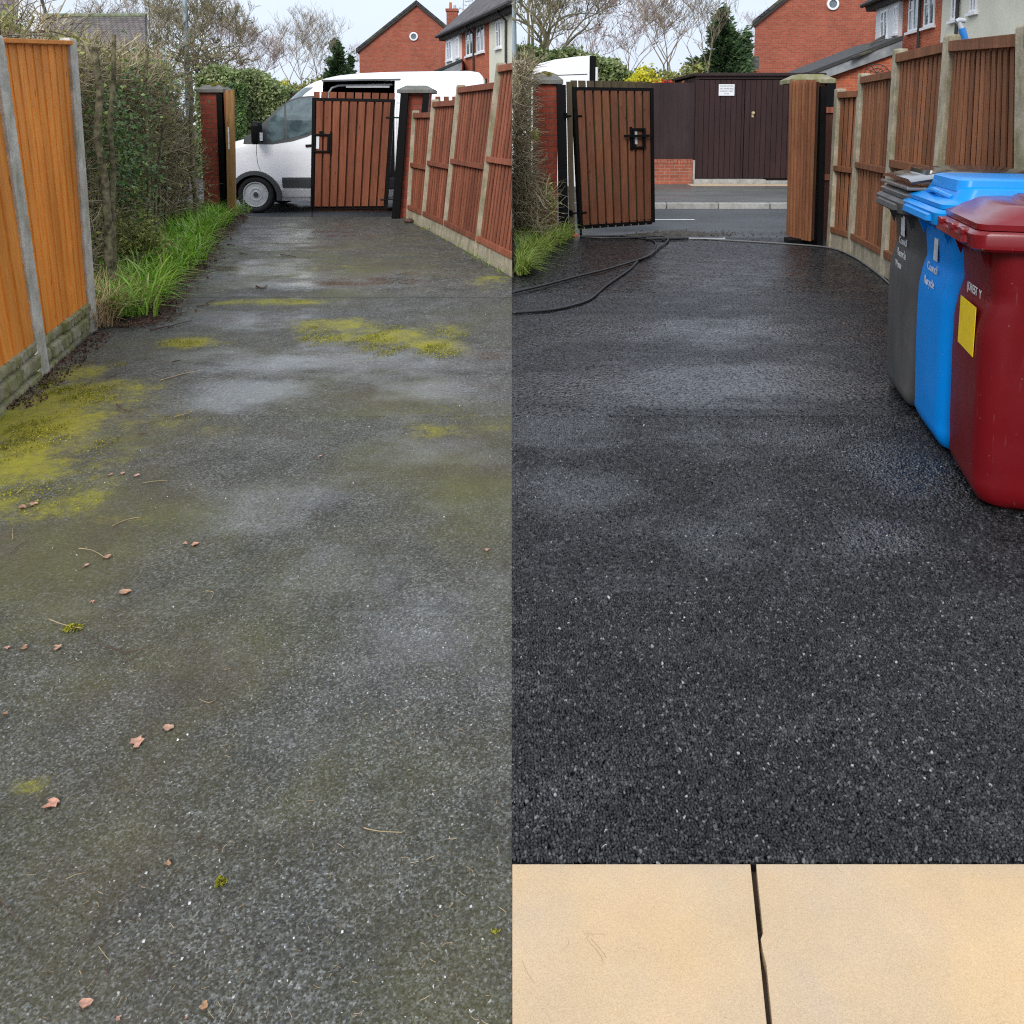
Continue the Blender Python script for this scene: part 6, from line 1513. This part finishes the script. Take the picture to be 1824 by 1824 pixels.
# TV aerial (left half)
b = W(822, 36, 50); t = W(826, -8, 50); root = thing('tv_aerial', (b.x, 50, 0), 'thin wire television aerial beside the brick chimney', 'aerial'); root.location.z = b.z-1
m = MB(); m.tube([b-Vector((0, 0, 1.)), t], .03, 5); m.build('mast', 'steel', root)
m = MB()
for (x0, y0, x1, y1) in ((828, 3, 843, 1), (817, 14, 836, 20), (820, 24, 832, 18), (824, 8, 832, 10), (816, 20, 820, 12), (834, 10, 838, 6)): m.tube([W(x0, y0, 50), W(x1, y1, 50)], .018, 4)
for k in range(6): px = 829+k*2.4; m.tube([W(px, 4.5-k*.2, 50), W(px+.6, -.6, 50)], .012, 4)
m.build('elements', 'steel', root)
# ---- terrace running towards the camera
def terrace(S_, label, clip):
    kY = 1 if S_.k == 'L' else 1/1.42
    far = S_.W(798, 62, 36.8); near_px = 912 if S_.k == 'L' else 1010
    VP = Vector(((458-912)/F, 1, 0)) if S_.k == 'L' else Vector(((1087-912)/F, 1, 0))
    d = -VP.normalized(); A = Vector((far.x, far.y, 0)); Lg = 10.6*kY if S_.k == 'L' else 14
    ev = far.z; root = thing('terraced_house', (A.x, A.y, -.3), label, 'house')
    Bp = A+d*Lg
    n = Vector((-d.y, d.x, 0)); 
    if n.dot(-A) > 0: n = -n            # n points away from the viewer, into the house
    def P(u, v, nn=0.): return Vector((A.x, A.y, -.3))+d*u+Vector((0, 0, v))-n*nn
    H_ = ev+.3
    def upos(px):                       # along-wall coordinate of a photo column
        r = ray(px, 100); # solve A+d*u = t*r in plan
        det = d.x*(-r.y)-d.y*(-r.x); return ((-A.x)*(-r.y)-(-A.y)*(-r.x))/det
    # convert columns: left-half px
    cx = (lambda p: p) if S_.k == 'L' else (lambda p: 1345+1.42*(p-640))
    u1, u2 = upos(cx(823)), upos(cx(872.5)); uE = Lg
    segs = [('render', 0, u1, .12, 'bay_wall'), ('housebrick2', u1, u2, 0., 'brick_wall'), ('cream', u2, uE, .02, 'rendered_wall')]
    for mat, a, b, off, nm in segs:
        m = MB(); m.hex([P(a, 0, off), P(b, 0, off), P(b, 0, -6), P(a, 0, -6), P(a, H_, off), P(b, H_, off), P(b, H_, -6), P(a, H_, -6)]); m.build(nm, mat, root, clip=clip)
    # roof
    m = MB(); o_ = .35; rg = 3.6*kY+.4
    m.hex([P(-.45, H_-.08, o_), P(uE, H_-.08, o_), P(uE, H_+rg, -4.2), P(-.45, H_+rg, -4.2), P(-.45, H_+.07, o_), P(uE, H_+.07, o_), P(uE, H_+rg+.15, -4.2), P(-.45, H_+rg+.15, -4.2)]); m.build('roof', 'roof', root, clip=clip)
    m = MB(); m.hex([P(-.45, H_-.24, .28), P(uE, H_-.24, .28), P(uE, H_-.24, .0), P(-.45, H_-.24, .0), P(-.45, H_-.085, .34), P(uE, H_-.085, .34), P(uE, H_-.085, .0), P(-.45, H_-.085, .0)]); m.build('soffit', 'fascia', root, clip=clip)
    m = MB(); m.tube([P(-.45, H_-.06, .42), P(uE, H_-.06, .42)], .07, 8); m.build('gutter', 'fascia', root, clip=clip)
    # windows
    zz = lambda px, py: None
    def vpos(px, py, u): 
        p = P(u, 0); t = p.y/ray(px, 100).y; return W(px, py, p.y).z+.3
    cy = (lambda p: p) if S_.k == 'L' else (lambda p: 40+1.42*(p-88))
    for (x0, x1, yt, yb, off, tr_) in ((801.5, 810, 73, 107, .12, .45), (818, 822.5, 67, 102, .12, .45), (831, 843, 55, 99, 0., None), (850, 863, 46, 93, 0., None), (885, 894, 37, 85, .02, None)):
        ua, ub = upos(cx(x0)), upos(cx(x1)); um = (ua+ub)/2
        v1_, v0_ = vpos(cx((x0+x1)/2), cy(yt), um), vpos(cx((x0+x1)/2), cy(yb), um)
        if ub > uE-.1: continue
        window(root, P, ua, ub, v0_, v1_, off, trans=.62)
    if S_.k == 'R':
        for (x0, x1, yt, yb) in ((1725, 1737, -20, 22),):
            ua, ub = upos(x0), upos(x1); um = (ua+ub)/2; window(root, P, ua, ub, vpos(1731, yb, um), vpos(1731, yt, um), .02)
    for px in ((846, 905) if S_.k == 'L' else (846.5, 888+7)):
        u = upos(cx(px)); off = .06 if px < 872 else .08
        m = MB(); m.tube([P(u, .3, off), P(u, H_-.4, off), P(u, H_-.2, .3), P(u, H_-.1, .42)], .04, 8); m.build('downpipe', 'fascia', root, clip=clip)
    return P, upos, cx, cy
terrace(SL, 'terraced house with white bay, brick and cream walls, left of the picture seam', 'L')
P_, up_, cx_, cy_ = terrace(SR, 'terraced house with white bay, brick and large cream wall above the bins', None)
# lean-to roofs beside the gable
def lean_to(S_, pts, wall, label):
    (x0, y0), (x1, y1) = pts; Y = 34; a, b = S_.W(x0, y0, Y), S_.W(x1, y1, Y-1.2)
    root = thing('lean_to', ((a.x+b.x)/2, a.y, -.3), label, 'outbuilding')
    m = MB(); m.v = [(a.x+.6, a.y, -.3), (b.x, b.y, -.3), (b.x, b.y, b.z-.12), (a.x+.6, a.y, a.z+(b.z-a.z)*.6/(b.x-a.x)-.12), (a.x+.6, a.y+3, -.3), (b.x, b.y+3, -.3), (b.x, b.y+3, b.z-.12), (a.x+.6, a.y+3, a.z-.0)]
    m.f = [(0, 1, 2, 3), (7, 6, 5, 4), (1, 5, 6, 2), (0, 3, 7, 4)]; m.build('wall', wall, root)
    m = MB(); m.hex([(a.x, a.y-.15, a.z-.1), (b.x, b.y-.15, b.z-.1), (b.x, b.y+3, b.z-.1), (a.x, a.y+3, a.z-.1), (a.x, a.y-.15, a.z), (b.x, b.y-.15, b.z), (b.x, b.y+3, b.z), (a.x, a.y+3, a.z)]); m.build('roof', 'fascia', root)
    m = MB(); m.hex([(a.x, a.y-.1, a.z-.34), (b.x, b.y-.1, b.z-.42), (b.x, b.y-.01, b.z-.42), (a.x, a.y-.01, a.z-.34), (a.x, a.y-.1, a.z-.102), (b.x, b.y-.1, b.z-.102), (b.x, b.y-.01, b.z-.102), (a.x, a.y-.01, a.z-.102)]); m.build('flashing', 'lead', root)
    if S_.k == 'R':
        q = [W(1515, 103, 23.2), W(1577, 80, 23.2), W(1577, 61, 24.6), W(1560, 70, 24.6)]
        m = MB(); m.hex([(v.x, v.y, v.z-.05) for v in q]+[(v.x, v.y, v.z) for v in q]); m.build('tiled_slope', 'roofdark', root)
lean_to(SL, ((768, 129), (823, 105)), 'housebrick2', 'dark lean-to roof low between the brick gable and the white bay, behind the van')
lean_to(SR, ((706, 150), (823, 105)), 'housebrick2', 'dark lean-to roof with grey flashing above orange brick, behind the garage pillar')
# small hipped tiled roof left of the right-hand gable
a, b = W(1282, 124, 33), W(1352, 124, 33); t0, t1 = W(1325, 105, 34.5), W(1352, 100, 34.5)
root = thing('outbuilding', ((a.x+b.x)/2, 33, -.3), 'low outbuilding with dark mossy tiled roof at the left foot of the larger gable', 'outbuilding')
m = MB(); m.box((a.x+.2, 33.1, -.3), (b.x, 36, a.z-.05)); m.build('walls', 'housebrick', root)
m = MB(); m.v = [tuple(a), tuple(b), tuple(t1), tuple(t0), (a.x, 36.2, a.z), (b.x, 36.2, b.z)]; m.f = [(0, 1, 2, 3), (0, 3, 4), (4, 3, 2, 5)]; m.build('roof', 'roofdark', root)
# wire arch ornament
root = thing('wire_arch', W(1562, 131, 12.4)*1, 'small black wire fan ornament above the fence between two posts', 'ornament'); m = MB()
for r_ in (22, 12): m.tube([W(1562+r_*math.cos(t/10*math.pi), 131-r_*.75*math.sin(t/10*math.pi), 12.4) for t in range(11)], .006, 4)
for t in range(1, 6): m.tube([W(1562, 131, 12.4), W(1562+22*math.cos(t/6*math.pi), 131-16.5*math.sin(t/6*math.pi), 12.4)], .005, 4)
m.build('wire', 'fascia', root)
m = MB(); q = W(1562, 131, 12.4); m.tube([q, (q.x, q.y, 0)], .012, 5); m.build('stake', 'fascia', root)
# ---- white house with tiled outbuilding on the far left
Y = 30; K = -.58
root = thing('white_house', (W(40, 200, Y).x, Y, -.3), 'white rendered house gable with dark tiled roof at the top left corner', 'house')
pa, pb_ = W(22, 60, Y), W(84, 60, Y)
m = MB(); m.v = [(pa.x, Y, -.3), (pb_.x, Y, -.3), tuple(W(84, 48, Y)), tuple(W(70, -40, Y)), tuple(W(30, -40, Y))]
m.v += [(x+K*5, y+5, z) for x, y, z in m.v]; m.f = [(0, 1, 2, 3, 4), (9, 8, 7, 6, 5), (1, 6, 7, 2), (0, 4, 9, 5), (2, 7, 8, 3)]; m.build('walls', 'render', root)
m = MB(); q = [W(70, -45, Y-.2), W(76.5, -4, Y-.2), W(89, 38, Y-.2), W(84, 40, Y-.2), W(71, -3, Y-.2), W(64, -45, Y-.2)]; m.rings([[tuple(v) for v in q], [(v.x+K*.3, v.y+.3, v.z) for v in q]]); m.build('verge_board', 'fascia', root)
m = MB(); q = [W(-60, 62, Y-.3), W(24, 60, Y-.3), W(31, -40, Y+1), W(-60, -40, Y+1)]; m.hex([tuple(v) for v in q]+[(v.x, v.y-.1, v.z) for v in q]); m.build('roof', 'roof2', root)
m = MB(); q = [W(22, 58, Y-.45), W(27, 58, Y-.45), W(34, -40, Y-.45), W(29, -40, Y-.45)]; m.hex([tuple(v) for v in q]+[(v.x, v.y+.1, v.z) for v in q]); m.build('verge_board', 'kerb', root)
root = thing('outbuilding', (W(175, 200, 28).x, 28, -.3), 'long grey-brown tiled roof with mossy ridge behind the hedge', 'outbuilding')
q = [W(78, 92, 27), W(262, 92, 27), W(259, 33, 29.5), W(84, 33, 29.5)]
m = MB(); m.hex([tuple(v) for v in q]+[(v.x, v.y-.05, v.z+.08) for v in q]); m.build('roof', 'roof2', root)
m = MB(); m.tube([q[3]+Vector((0, -.05, .08)), q[2]+Vector((.05, -.05, .08))], .09, 8); m.build('ridge', 'ridge', root, smooth=True)
m = MB(); p_ = [W(80, 92, 27.1), W(261, 92, 27.1), W(267, 92, 32), W(84, 92, 32)]; m.hex([(v.x, v.y, -.3) for v in p_]+[(v.x, v.y, q[0].z) for v in p_])
a_, b_, c_ = p_[1], p_[2], q[2]; k = len(m.v); m.v += [(a_.x, a_.y, q[0].z), (b_.x, b_.y, q[0].z), (c_.x+.02, c_.y, c_.z)]; m.f.append((k, k+1, k+2)); m.build('walls', 'render', root)
m = MB(); a, b = q[1], q[2]; m.hex([(a.x-.0, a.y-.1, a.z-.12), (a.x+.06, a.y-.1, a.z-.12), (b.x+.06, b.y, b.z-.12), (b.x, b.y, b.z-.12), (a.x, a.y-.1, a.z+.08), (a.x+.06, a.y-.1, a.z+.08), (b.x+.06, b.y, b.z+.1), (b.x, b.y, b.z+.1)]); m.build('verge_board', 'fascia', root)
